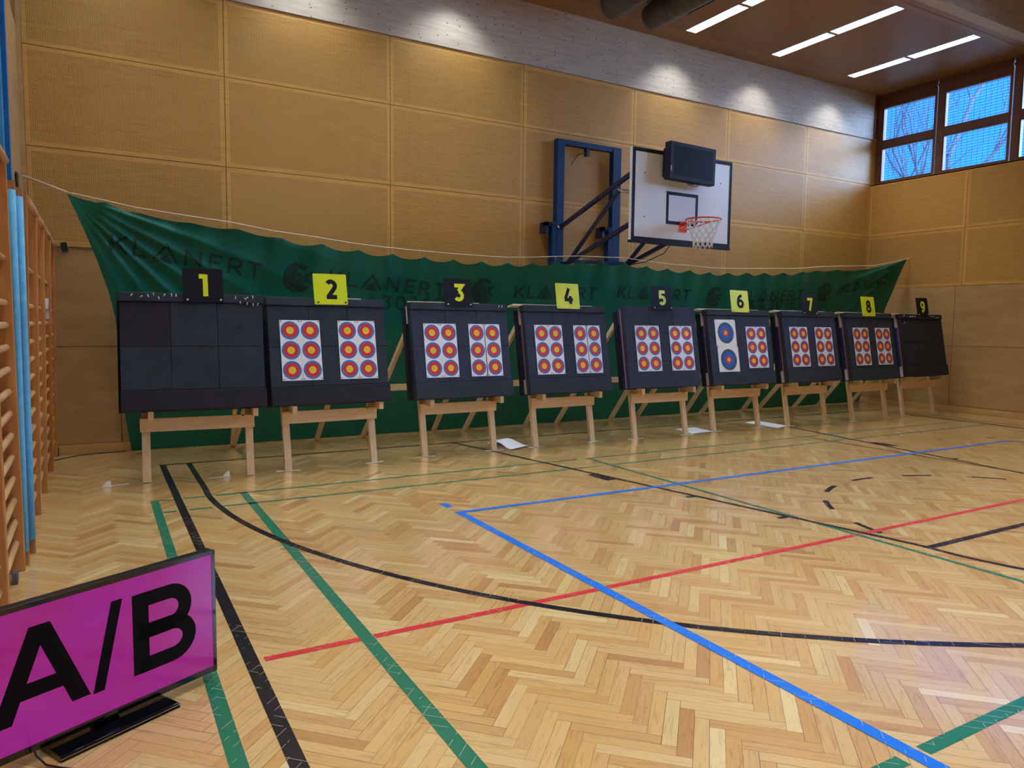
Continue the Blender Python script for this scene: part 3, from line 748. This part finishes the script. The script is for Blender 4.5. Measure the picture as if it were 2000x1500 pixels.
# ================================================================== BASKETBALL HOOP
hoop = empty('basketball_hoop', (7.66, -.15, 2.4), 0, 'wall-mounted basketball hoop with white backboard and blue steel arms', 'basketball hoop'); HO = Matrix.Translation(-hoop.location)
def hp(name, fn, lab=None, bevel=0):
    mb = MB(HO); fn(mb); return mb.build(name, hoop, label=lab, bevel=bevel)
for x0, x1 in ((7.03, 7.17), (8.13, 8.30)): hp('post', lambda m, a=x0, b=x1: m.box(a, b, -.17, -.06, .7, 4.54, 'steel_blue'), bevel=.006)
hp('crossbar', lambda m: m.box(7.17, 8.13, -.16, -.07, 4.46, 4.54, 'steel_blue'))
hp('wall_hook', lambda m: m.box(7.61, 7.67, -.14, -.06, 4.34, 4.46, 'steel_navy').tube([(7.64, -.12, 4.40), (7.50, -.05, 4.36), (7.40, -.02, 4.2)], .008, 'grey_metal'))
for x in (6.96, 8.06): hp('guide_post', lambda m, a=x: m.box(a - .035, a + .035, -.22, -.1, .8, 3.22, 'steel_blue').box(a - .15, a + .03, -.2, -.12, 3.16, 3.22, 'steel_navy').box(a - .15, a - .09, -.2, -.02, 3.05, 3.22, 'steel_navy'))
def truss(x):
    j = (x, -1.67, 3.51)
    hp('arm', lambda m: m.bar((x, -.19, 3.16), (x, -2.33, 3.82), .05, .055, 'steel_navy').tube([(x - .06, -.17, 3.15), (x + .05, -.17, 3.15)], .03, 'steel_silver', 10))
    hp('brace', lambda m: m.bar((x, -.41, 2.58), j, .04, .05, 'steel_navy').bar((x, -.41, 2.58), (x, -2.33, 3.13), .045, .055, 'steel_navy').bar((x, -.15, 2.58), (x, -.45, 2.58), .05, .05, 'steel_navy'))
truss(7.10); truss(8.23)
hp('cross_tube', lambda m: m.tube([(7.1, -1.67, 3.51), (8.23, -1.67, 3.51)], .022, 'steel_silver', 10), 'silver cross tube')
hp('cross_tube', lambda m: m.bar((7.1, -.43, 2.60), (8.30, -.50, 2.62), .05, .05, 'steel_blue'))
hp('cable', lambda m: m.tube([(8.25, -.48, 2.6), (8.25, -.9, 2.62), (8.24, -1.35, 2.72), (8.23, -1.6, 2.93)], .007, 'plastic_black', 6))
hp('cable', lambda m: m.tube([(8.22, -.17, 3.0), (8.3, -.1, 2.85), (8.5, -.04, 2.65), (8.6, -.02, 2.5)], .004, 'grey_metal', 6))
X0, X1, Z0, Z1, YB = 6.755, 8.565, 2.735, 3.935, -2.37
def bbf(m):
    m.box(X0, X1, YB, YB + .04, Z0, Z1, 'backboard_white')
bb = hp('backboard', bbf)
mb = MB(HO); y = YB - .002; bw = .05
def rc(x0, x1, z0, z1): mb.add([(x0, y, z0), (x1, y, z0), (x1, y, z1), (x0, y, z1)], [(0, 1, 2, 3)], 'backboard_black')
rc(X0 + .01, X1, Z1 - bw, Z1); rc(X0 + .01, X1, Z0, Z0 + bw); rc(X0 + .01, X0 + .01 + bw, Z0 + bw, Z1 - bw); rc(X1 - bw, X1, Z0 + bw, Z1 - bw)
rc(7.355, 7.93, 3.375, 3.42); rc(7.355, 7.93, 2.985, 3.03); rc(7.355, 7.40, 3.03, 3.375); rc(7.885, 7.93, 3.03, 3.375)
mb.build('board_marking', bb, label='black border and square on the backboard')
mb = MB(HO); mb.box(X0 - .006, X1 + .006, YB - .004, YB + .045, Z0 - .03, Z0, 'backboard_black'); mb.build('edge_pad', bb)
mb = MB(HO)
for x, z in ((6.98, 3.62), (6.98, 3.05), (8.35, 3.62), (8.30, 3.05)): mb.tube([(x, YB - .006, z), (x, YB + .01, z)], .008, 'steel_navy', 8)
mb.build('bolt', bb)
RC = Vector((7.665, -2.76, 3.02)); RR = .228
hp('rim_bracket', lambda m: m.box(7.60, 7.73, YB - .012, YB, 2.89, 3.04, 'rim_orange').box(7.61, 7.72, YB - .17, YB - .012, 2.995, 3.02, 'rim_orange').bar((7.63, YB - .01, 2.92), (7.50, -2.74, 3.01), .012, .012, 'rim_orange').bar((7.70, YB - .01, 2.92), (7.83, -2.74, 3.01), .012, .012, 'rim_orange'))
hp('rim', lambda m: m.tube([RC + Vector((RR * math.cos(t), RR * math.sin(t), 0)) for t in [2 * PI * k / 48 for k in range(48)]], .010, 'rim_orange', 8, closed=True))
def netf(m):
    lv = [(0, .225), (-.07, .205), (-.14, .178), (-.205, .155), (-.265, .135), (-.32, .125), (-.37, .128)]
    for k in range(12):
        for s in (-1, 1):
            pts = [RC + Vector((r * math.cos(2 * PI * (k + s * i * .5) / 12), r * math.sin(2 * PI * (k + s * i * .5) / 12), z)) for i, (z, r) in enumerate(lv)]
            m.tube(pts, .0055, 'net_white', 5)
hp('net', netf)
# monitor on the backboard
mo = empty('monitor', (7.62, -2.5, 3.53), 0, 'dark flat monitor hanging in front of the top of the backboard', 'monitor')
mo.rotation_euler = (0, math.radians(1.2), 0)
mb = MB(); mb.box(-.41, .41, -.08, .03, 0, .49, 'plastic_navy'); mb.box(-.36, .36, .03, .12, .05, .43, 'plastic_navy'); mb.build('housing', mo, bevel=.01)
MB().add([(-.33, -.082, .055), (.35, -.082, .055), (.35, -.082, .44), (-.33, -.082, .44)], [(0, 1, 2, 3)], 'screen_off').build('screen', mo)
MB().box(-.392, -.38, -.084, -.08, .10, .17, 'pin_white').build('status_sticker', mo)
MB().tube([(-.05, -.02, .0), (-.02, -.03, -.03), (.05, -.03, -.04), (.12, -.03, -.035), (.2, -.02, 0)], .005, 'plastic_black', 6).tube([(-.02, -.02, .0), (.04, -.03, -.02), (.12, -.02, .0)], .005, 'plastic_black', 6).build('cable', mo)
MB().box(-.3, -.26, -.01, .14, .405, .5, 'plastic_black').box(.26, .3, -.01, .14, .405, .5, 'plastic_black').build('hanging_hook', mo)

# ================================================================== TARGETS
TILT = math.radians(10.44)
BW, BH = 1.32, 1.165
ST = [(1.46, -2.361, -4.0, .731, -.46, .51), (2.872, -2.297, 2.55, .722, -.47, .51), (4.541, -2.192, 1.37, .712, -.50, .46), (6.114, -2.175, 1.2, .715, -.49, .44), (7.707, -2.237, -.9, .735, -.46, .49), (9.345, -2.182, -1.4, .725, -.50, .45), (10.902, -2.263, .48, .728, -.49, .46), (12.405, -2.332, 1.34, .727, -.43, .55), (14.17, -2.207, .88, .735, -.54, .47)]
ORD = ['first', 'second', 'third', 'fourth', 'fifth', 'sixth', 'seventh', 'eighth', 'ninth']
def face_frame(i):      # local frame of the slanting front face: u right, v up the slope, w out of the face
    x, y, yaw, zb = ST[i][:4]
    return Matrix.Translation((x, y, 0)) @ Matrix.Rotation(math.radians(yaw), 4, 'Z') @ slope(zb)
def slope(zb):
    t = TILT
    return Matrix(((1, 0, 0, 0), (0, math.sin(t), -math.cos(t), zb * math.tan(t)), (0, math.cos(t), math.sin(t), zb), (0, 0, 0, 1)))
tn_ = math.tan(TILT)
for i, (x, y, yaw, zb, fl_, fr_) in enumerate(ST):
    no = i + 1
    s = empty('target_stand', (x, y, 0), math.radians(yaw), 'light pine A-frame stand carrying target butt number %d' % no, 'stand', 'pine stands in a row')
    def yp(z, d=0): return z * tn_ + d
    for fx in (fl_, fr_):
        ft = (fx, .265, 0.002); tp = (fx - .0, yp(1.8, .265), 1.8)
        MB().bar(ft, tp, .05, .075, 'pine', (1, 0, 0)).build('front_leg', s, bevel=.003)
    # front_leg bars: width along y, height along x -> swap handled by the up vector
    rl, rr_ = (-.52, .48) if i == 0 else (-.68, .40)
    tl, trr = (-.48, .50) if i == 0 else (-.45, .50)
    ny = -.21 - y
    for rx, tx in ((rl, tl), (rr_, trr)):
        MB().bar((rx, ny, .002), (tx, yp(1.78, .33), 1.78), .07, .045, 'pine', (1, 0, 0)).build('rear_leg', s, bevel=.003)
    mb = MB(); mb.bar(((fl_ - .05), yp(.57, .205), .57), ((fr_ + .05), yp(.57, .205), .57), .03, .135, 'pine_rail'); mb.build('front_rail', s, bevel=.003)
    t = .75 / 1.78; yr = ny + (yp(1.78, .33) - ny) * t - .05; rl += (tl - rl) * t; rr_ += (trr - rr_) * t
    if i: MB().bar((rl - .02, yr, .75), (rr_ + .04, yr, .75), .04, .085, 'pine_rail').build('rear_rail', s)
    for fx in (fl_ + .05, fr_ + .05):
        mb = MB(); ya, yb_ = yp(zb, .02), yp(zb, .30)
        mb.box(fx - .025, fx + .025, ya, yb_, zb - .095, zb - .012, 'pine'); mb.build('bearer', s)
    if no in (4, 6, 7, 8, 9):
        mb = MB(slope(zb)); mb.box(-.78, .50, BH + .002, BH + .022, -.20, -.06, 'end_grain'); mb.build('top_plank', s, label='pale top plank')
    # foam butt
    b = empty('target_butt', (x, y, 0), math.radians(yaw), {1: 'bare black foam butt nearest the wall bars, no target faces', 9: 'bare black foam butt at the far right, no target faces'}.get(no, 'dark foam target butt under sign number %d' % no), 'target butt', 'dark foam butts on stands')
    SL = slope(zb); T1 = .08
    fm = 'foam_black' if no == 9 else 'foam_blue' if no in (3, 4, 5, 6, 7) else 'foam_dark'
    if no == 5: rows = [(0, .38), (.38, .79), (.79, BH)]
    else: rows = [(.20, .63), (.63, 1.075)]
    cols = [-BW / 2, -.215, .22, BW / 2]
    for (v0, v1) in rows:
        for c in range(3):
            if no == 5 and v0 == 0: 
                if c: continue
                u0, u1 = cols[0], cols[3]
            else: u0, u1 = cols[c], cols[c + 1]
            m_ = fm if (no != 1 or not (c == 0 and v0 > .6)) else 'foam_black'
            MB(SL).box(u0 + .0015, u1 - .0015, v0 + .0015, v1 - .0015, -T1, random.uniform(-.003, 0), m_).build('foam_block', b, bevel=.004)
    if no != 5:
        MB(SL).box(-BW / 2 - .006, BW / 2 + .004, 1.077, BH, -T1 - .02, .012, 'foam_dark' if no != 9 else 'foam_black').build('top_strip', b, bevel=.006)
        MB(SL).box(-BW / 2 - .004, BW / 2 + .012, 0.0, .198, -T1, .010, 'foam_black' if no in (1, 2, 9) else 'foam_dark').build('bottom_strip', b, bevel=.006)
    sheet = {5: 'pink_sheet', 1: 'foam_side', 2: 'foam_side', 3: 'foam_side'}.get(no, 'ply_edge')
    MB(SL).box(-BW / 2 - .004, BW / 2 - .01, .01, BH - .03, -T1 - .012, -T1, sheet).build('backing_sheet', b)
    mid = MB(SL); u0 = -BW / 2 - .004
    a_m, b_m, c_m = (('foam_side',) * 3 if no < 3 else ('foam_light', 'foam_bright_blue', 'foam_light') if no != 3 else ('foam_light', 'foam_side', 'foam_side'))
    if no == 5: a_m, c_m = 'foam_bright_blue', 'foam_bright_blue'
    z_ = -T1 - .012
    mid.box(u0, BW / 2 - .02, .01, .20, z_ - .05, z_, c_m); mid.box(u0 + .01, BW / 2 - .02, .20, BH - .24, z_ - .045, z_, b_m); mid.box(u0, BW / 2 - .02, BH - .24, BH - .03, z_ - .05, z_, a_m)
    mid.build('middle_layer', b)
    MB(SL).box(-BW / 2 - .028, BW / 2 - .04, 0, BH - .05, -.222, z_ - .051, 'foam_side').build('rear_foam', b, bevel=.006)

# shooting holes worn into the foam: shallow roughened spots on the bare butt
FF = [face_frame(i) for i in range(9)]
rh = random.Random(5)
mb = MB(FF[0])
for cu, cv in ((-.45, .84), (-.45, .585), (-.45, .39), (.4, .83), (.45, .33), (-.1, .14), (-.45, .13), (.2, .13)):
    for _ in range(9):
        u, v = cu + rh.gauss(0, .04), cv + rh.gauss(0, .02); mb.box(u, u + rh.uniform(.006, .016), v, v + .003, .0, .003 + (.011 if v < .2 else 0), 'pin_dark')
mb.build('arrow_marks', [o for o in bpy.data.objects if o.name == 'target_butt'][0])
bt = [o for o in bpy.data.objects if o.name == 'target_butt'][0]; bpy.context.view_layer.update()
am = [o for o in bpy.data.objects if o.name == 'arrow_marks'][0]; am.data.transform(Matrix.Rotation(-math.radians(ST[0][2]), 4, 'Z') @ Matrix.Translation((-ST[0][0], -ST[0][1], 0)))

# a three-spot strip, 22 x 65 cm, and a full 40 cm face
def pin_mb(m, u, v, mat='pin_dark', l=.016):
    m.tube([(u, v, .001), (u + .003, v + .002, .006)], .006, mat, 6)
strip_me = None
def spot(m, cx, cy, R, full=False):
    z = .0012
    if full:
        for r0, r1, c in ((.8, 1, 'ring_black'), (.4, .8, 'ring_royal'), (.2, .4, 'ring_red')): m.ring(cx, cy, R * r0, R * r1, z, c)
        m.disc(cx, cy, R * .2, z, 'ring_gold')
        for q in (.9, .6, .3, .1): m.ring(cx, cy, R * q - .0012, R * q + .0012, z + .0004, 'ring_line' if q != .9 else 'paper')
    else:
        m.ring(cx, cy, R * .8, R, z, 'ring_blue'); m.ring(cx, cy, R * .4, R * .8, z, 'ring_red'); m.disc(cx, cy, R * .4, z, 'ring_gold')
        m.ring(cx, cy, R * .6 - .0007, R * .6 + .0007, z + .0004, 'ring_fine2'); m.ring(cx, cy, R * .2 - .0006, R * .2 + .0006, z + .0004, 'ring_fine')
        m.ring(cx, cy, R * .1 - .0005, R * .1 + .0005, z + .0004, 'ring_fine')
def make_face(full=False):
    e = empty('paper_target')
    m = MB()
    if full: w, h = .425, .415
    else: w, h = .217, .655
    m.add([(-w / 2, -h / 2, 0), (w / 2, -h / 2, 0), (w / 2, h / 2, 0), (-w / 2, h / 2, 0), (-w / 2, -h / 2, -.0006), (w / 2, -h / 2, -.0006), (w / 2, h / 2, -.0006), (-w / 2, h / 2, -.0006)], [(0, 1, 2, 3), (7, 6, 5, 4), (0, 4, 5, 1), (1, 5, 6, 2), (2, 6, 7, 3), (3, 7, 4, 0)], 'paper')
    if full: spot(m, .0, 0, .165, True)
    else:
        for k in (-1, 0, 1): spot(m, 0, k * .2155, .1)
    m.build('paper_sheet', e)
    for a in (-1, 1):
        for b in (-1, 1):
            q = MB(); pin_mb(q, a * (w / 2 - .014), b * (h / 2 - .014)); q.build('pin', e)
    return e
f3 = make_face(); ff = make_face(True)
first3 = [True]; firstf = [True]
def put(proto, flag, i, u, v, lab, tilt=0, grp='three-spot paper target faces'):
    if flag[0]: o = proto; flag[0] = False
    else: o = copy_tree(proto)
    o.matrix_world = FF[i] @ Matrix.Translation((u, v, .0045)) @ Matrix.Rotation(tilt, 4, 'Z')
    tag(o, lab, 'target face', grp)
PAIR = {1: (-.538, .098), 2: (-.515, .092), 3: (-.525, .098), 4: (-.495, .127), 6: (-.525, .098), 7: (-.52, .115)}
PV = {1: .590, 2: .580, 3: .575, 4: .562, 6: .577, 7: .577}
posn = ['first strip from the left', 'second strip from the left', 'third strip from the left', 'fourth strip from the left']
for i, (a, b_) in PAIR.items():
    gap2 = .014 if i in (2, 3) else .004
    for k, u in enumerate((a + .1085, a + .3265, b_ + .1085, b_ + .3265 + (gap2 - .004))):
        put(f3, first3, i, u, PV[i], 'paper strip of three red and gold spots on butt %d, %s' % (i + 1, posn[k]), rh.uniform(-.006, .006))
put(ff, firstf, 5, -.312, .800, 'white sheet with one large blue, red and gold target, upper on butt 6', 0, 'large single-spot target faces')
put(ff, firstf, 5, -.300, .384, 'white sheet with one large blue, red and gold target, lower on butt 6', 0, 'large single-spot target faces')
put(f3, first3, 5, .115 + .1085, .574, 'paper strip of three red and gold spots on butt 6, left of two')
put(f3, first3, 5, .115 + .3265, .574, 'paper strip of three red and gold spots on butt 6, right of two')

# number plates
SG = [(-.09, 1.25, .375, .345), (0, 0, 0, 0)]
SU = [.095, .042, -.020, .045, .032, .035, .022, -.02, .04]
SV = [1.25, 1.267, 1.295, 1.297, 1.296, 1.300, 1.283, 1.28, 1.305]
for i in range(9):
    yel = i % 2 == 1; pm = 'sign_yellow' if yel else 'sign_dark'; dm = 'sign_dark' if yel else 'sign_yellow'
    e = empty('number_sign'); tag(e, ('lime yellow square plate with black number %d' if yel else 'black square plate with lime yellow number %d') % (i + 1), 'number sign', 'number plates on the butts')
    w, h = .378, .345
    M = FF[i] @ Matrix.Translation((SU[i], SV[i], .018)) @ Matrix.Rotation(rh.uniform(-.012, .012), 4, 'Z'); e.matrix_world = M
    mb = MB(); r = .014; pl = []
    for cx, cy, a0 in ((w / 2 - r, h / 2 - r, 0), (-w / 2 + r, h / 2 - r, 90), (-w / 2 + r, -h / 2 + r, 180), (w / 2 - r, -h / 2 + r, 270)): pl += arc(cx, cy, r, r, a0, a0 + 90, 5)
    mb.prism(pl, -.004, 0, pm); mb.build('plate', e)
    mb = MB(); ch = .212 if i else .225; d = str(i + 1); gw = G[d][0]
    write(mb, d, ch, .047, dm, lambda a, b: (a - gw * ch / 2 + (.01 if i else 0), b - ch / 2 + .0, .0015)); mb.build('numeral', e)
    for s_ in (-1, 1):
        mb = MB(); mb.tube([(s_ * .155, -.15, .001), (s_ * .155 + .012, -.148, .014)], .008, 'pin_dark' if i in (1,) else 'pin_white', 6); mb.build('pin', e)

# loose white pins stuck in the butts
def wpin(i, u, v, a, lab, grp, l=.028):
    m = MB(); d = Vector((math.cos(a), math.sin(a), .6)).normalized() * l
    m.tube([(0, 0, -.004), d], [.006, .004], 'pin_white', 6)
    o = m.build('pin'); o.matrix_world = FF[i] @ Matrix.Translation((u, v, .013)); tag(o, lab, 'pin', grp)
P1 = [(-.555, 1.125, 1), (-.475, 1.115, .5), (-.40, 1.12, 2), (-.355, 1.135, 1.7), (-.305, 1.10, 2), (-.27, 1.13, .8), (-.195, 1.13, 1.7), (-.155, 1.13, 1.6), (.40, 1.12, 1.7), (.50, 1.125, .6), (.50, 1.115, 2.4), (.57, 1.13, 1.8), (.445, 1.07, 1.6), (.51, 1.06, 1.5), (.57, 1.05, 1.6), (.61, 1.055, 1.2)]
for k, (u, v, a) in enumerate(P1):
    sec = 'row left of the number sign' if u < 0 else 'cluster right of the number sign'
    wpin(0, u, v, a, 'small white pin in bare butt 1, %s' % sec, 'white pins in butt 1, ' + ('left row' if u < 0 else 'right cluster'))
for u, v, a in ((-.60, 1.12, .6), (-.61, .985, 1.2), (-.40, 1.11, .4), (-.33, 1.11, .4), (-.26, 1.11, .4), (.30, 1.12, .4), (.37, 1.12, .4), (.45, 1.10, .3), (.52, 1.11, .4), (.64, 1.04, .2)):
    wpin(8, u, v, a, 'small white pin in the top strip of the bare butt 9', 'white pins in butt 9')
for u, v, a in ((.54, 1.12, 1.2), (.59, 1.12, 1.5)): wpin(2, u, v, a, 'small white pin at the top right of butt 3', 'white pins in butt 3')
# wooden slats lying along the tops of butts 2 and 3
for i, u0, u1, lab in ((1, .1, .40, 'thin pale slat lying on top of butt 2 behind its sign'), (2, -.68, .28, 'long thin pale slat lying along the top of butt 3')):
    m = MB(FF[i]); m.box(u0, u1, BH + .0, BH + .012, -.035, -.01, 'end_grain'); m.build('wooden_slat', loc=FF[i] @ Vector((u0, BH, 0)), label=lab, cat='slat')

# pads of tape under the front feet
Lp = 'white tape strip on the floor under the %s front foot of stand %d'
for i, (x, y, yaw, zb, fl_, fr_) in enumerate(ST):
    if i == 0: continue
    R_ = Matrix.Translation((x, y, 0)) @ Matrix.Rotation(math.radians(yaw), 4, 'Z')
    for fx, sd in ((fl_, 'left'), (fr_, 'right')):
        a = rh.uniform(-.3, .3); m = MB(R_ @ Matrix.Translation((fx, .235, .0016)) @ Matrix.Rotation(a, 4, 'Z'))
        m.box(-.12, .12, -.022, .022, 0, .0022, 'tape_white')
        if rh.random() > .4: m.box(-.13, -.07, -.05, .03, .0005, .0028, 'tape_white')
        m.build('floor_tape', loc=R_ @ Vector((fx, .235, 0)), label=Lp % (sd, i + 1), cat='tape', group='tape strips under the stands')
for (x, y, x2, y2, lab) in ((.66, -2.10, .86, -2.03, 'torn white tape with a raised flap left of stand 1'), (1.58, -2.13, 1.80, -2.09, 'torn white tape with a raised flap beside the right foot of stand 1')):
    m = MB(); m.bar((x, y, .003), (x2, y2, .003), .025, .003, 'tape_white')
    fx = x if x < 1 else x2 - .06
    m.add([(fx - .03, y, .004), (fx + .05, y + .01, .004), (fx + .04, y + .03, .06), (fx, y + .02, .045)], [(0, 1, 2, 3)], 'tape_white'); m.build('torn_tape', loc=(x, y, 0), label=lab, cat='tape')

# papers lying on the floor
def sheet(pts, hfn, lab, mark=None, n=14):
    m = MB(); (ax, ay), (bx, by_), (cx, cy), (dx, dy) = pts; vs = []
    for j in range(n + 1):
        for i in range(n + 1):
            s, t = i / n, j / n
            x = (1 - t) * ((1 - s) * ax + s * bx) + t * ((1 - s) * dx + s * cx); y = (1 - t) * ((1 - s) * ay + s * by_) + t * ((1 - s) * dy + s * cy)
            vs.append((x, y, .004 + hfn(s, t)))
    m.add(vs, [(j * (n + 1) + i, j * (n + 1) + i + 1, (j + 1) * (n + 1) + i + 1, (j + 1) * (n + 1) + i) for j in range(n) for i in range(n)], 'paper', True)
    if mark:
        x, y = mark; m.ring(x, y, .13, .165, .0055, 'ring_black'); m.ring(x, y, .07, .13, .0055, 'ring_royal'); m.ring(x, y, .035, .07, .0055, 'ring_red'); m.disc(x, y, .035, .0055, 'ring_gold')
    m.build('paper_sheet', loc=(pts[0][0], pts[0][1], 0), label=lab, cat='paper')
sheet([(5.16, -1.42), (5.40, -1.17), (5.52, -1.95), (5.22, -2.02)], lambda s, t: .05 * math.sin(t * PI * 1.15) ** 2 + .02 * s * t, 'curled blank white sheet on the floor between stands 3 and 4')
sheet([(8.43, -1.50), (8.86, -1.50), (8.80, -1.95), (8.34, -1.98)], lambda s, t: .004 * math.sin(3 * s), 'white sheet with a printed target lying on the floor between stands 5 and 6', (8.6, -1.73))
sheet([(10.05, -1.42), (10.42, -1.34), (10.42, -2.0), (10.02, -2.12)], lambda s, t: .025 * math.sin(PI * s) * math.sin(PI * t), 'rumpled white sheet on the floor between stands 6 and 7')

# cables and tape on the back wall
MB().tube([(.09, -.012, 2.44), (.2, -.012, 2.45), (.33, -.014, 2.435), (.45, -.012, 2.45), (.62, -.012, 2.44), (1.2, -.012, 2.44)], .005, 'cable_dark', 6).tube([(.09, -.012, 2.46), (.3, -.012, 2.445), (.62, -.012, 2.425), (1.2, -.01, 2.43)], .004, 'cable_dark', 6).build('wall_cable', loc=(.09, 0, 2.44), label='thin dark cable running along the back wall joint at the left', cat='cable')
m = MB(Matrix.Translation((.335, -.02, 2.44)) @ Matrix.Rotation(-.18, 4, 'Y')); m.box(-.032, .032, -.002, .0015, -.055, .055, 'tape_black'); m.build('black_tape', loc=(.335, -.02, 2.44), label='strip of black tape holding the cable on the back wall', cat='tape')
MB().tube([(.17, -.35, .006), (.28, -.22, .006), (.42, -.1, .006), (.55, -.05, .006), (.9, -.03, .006)], .006, 'cable_dark', 6).build('floor_cable', loc=(.17, -.35, 0), label='dark cable on the floor along the back wall in the left corner', cat='cable')

# ================================================================== TELEVISION
tv = empty('television', (.63, -6.82, 0), math.radians(27.7), 'large flat television on its stand showing A/B in black on purple', 'television')
HW, ZB, ZT = .470, .045, .597
mb = MB(); mb.box(-HW, HW, -.018, .03, ZB, ZT, 'plastic_black'); mb.box(-.30, .30, .03, .06, ZB + .06, ZT - .12, 'plastic_black'); mb.build('housing', tv, bevel=.004)
mb = MB(); f0 = -.0215
for a in ((-HW, HW, ZB, ZB + .026), (-HW, HW, ZT - .018, ZT), (-HW, -HW + .016, ZB, ZT), (HW - .016, HW, ZB, ZT)): mb.box(a[0], a[1], f0, -.017, a[2], a[3], 'gloss_black')
mb.build('bezel', tv)
MB().add([(-HW + .016, -.0195, ZB + .026), (HW - .016, -.0195, ZB + .026), (HW - .016, -.0195, ZT - .018), (-HW + .016, -.0195, ZT - .018)], [(0, 1, 2, 3)], 'screen_purple').build('screen', tv)
mb = MB(); Y = -.0205
def P(pl): mb.add([(a, Y, b) for a, b in pl], [tuple(range(len(pl)))], 'screen_off')
c0 = -.2475; zt, zb_ = .508, .172
P([(c0 - .170, zb_), (c0 - .102, zb_), (c0, .431), (c0 - .036, zt)]); P([(c0 - .036, zt), (c0, .431), (c0 + .036, zt)]); P([(c0 + .102, zb_), (c0 + .170, zb_), (c0 + .036, zt), (c0, .431)])
P([(c0 - .075, .247), (c0 + .075, .247), (c0 + .052, .305), (c0 - .052, .305)])
P([(-.069, .166), (-.025, .166), (.055, .508), (.011, .508)])
sf = lambda a, b: (a, Y, b)
stroke(mb, [(.127, .17), (.127, .503)], .068, 'screen_off', sf)
stroke(mb, [(.12, .474), (.255, .474)] + arc(.255, .406, .068, .068, 90, -90, 16)[1:] + [(.12, .338)], .060, 'screen_off', sf)
stroke(mb, [(.12, .340), (.262, .340)] + arc(.262, .270, .078, .070, 90, -90, 16)[1:] + [(.12, .200)], .062, 'screen_off', sf)
mb.build('screen_lettering', tv, label='black letters A/B')
mb = MB(); write(mb, 'SAMSUNG', .009, .0014, 'steel_silver', lambda a, b: (a - .028, f0 - .0004, ZB + .008 + b), .14); mb.build('bezel_lettering', tv)
# stand: shallow glossy tray with sloping ends
mb = MB(); pr = []
y0, y1 = -.102, .085; h = .022
vs = [(-.232, y0, 0), (.240, y0, 0), (.240, y1, 0), (-.232, y1, 0), (-.228, y0 + .006, h), (.236, y0 + .006, h), (.228, y1, h), (-.224, y1, h)]
mb.add(vs, [(3, 2, 1, 0), (4, 5, 6, 7), (0, 1, 5, 4), (1, 2, 6, 5), (2, 3, 7, 6), (3, 0, 4, 7)], 'gloss_black'); mb.build('stand_base', tv, bevel=.003)
MB().box(-.232, .240, y0 - .0012, y0 + .0005, .013, .0155, 'steel_silver').build('stand_edge', tv, label='thin silver edge line')
MB().tube([(0, .008, h - .004), (0, .008, ZB + .05)], .024, 'gloss_black', 20).box(-.05, .05, .02, .05, .03, .2, 'plastic_black').build('stand_neck', tv)
MB().tube([(-.27, .05, .09), (-.28, -.03, .03), (-.27, -.08, .008), (-.25, -.13, .006), (-.22, -.2, .006), (-.17, -.4, .006)], .004, 'plastic_black', 6).build('power_cable', tv)
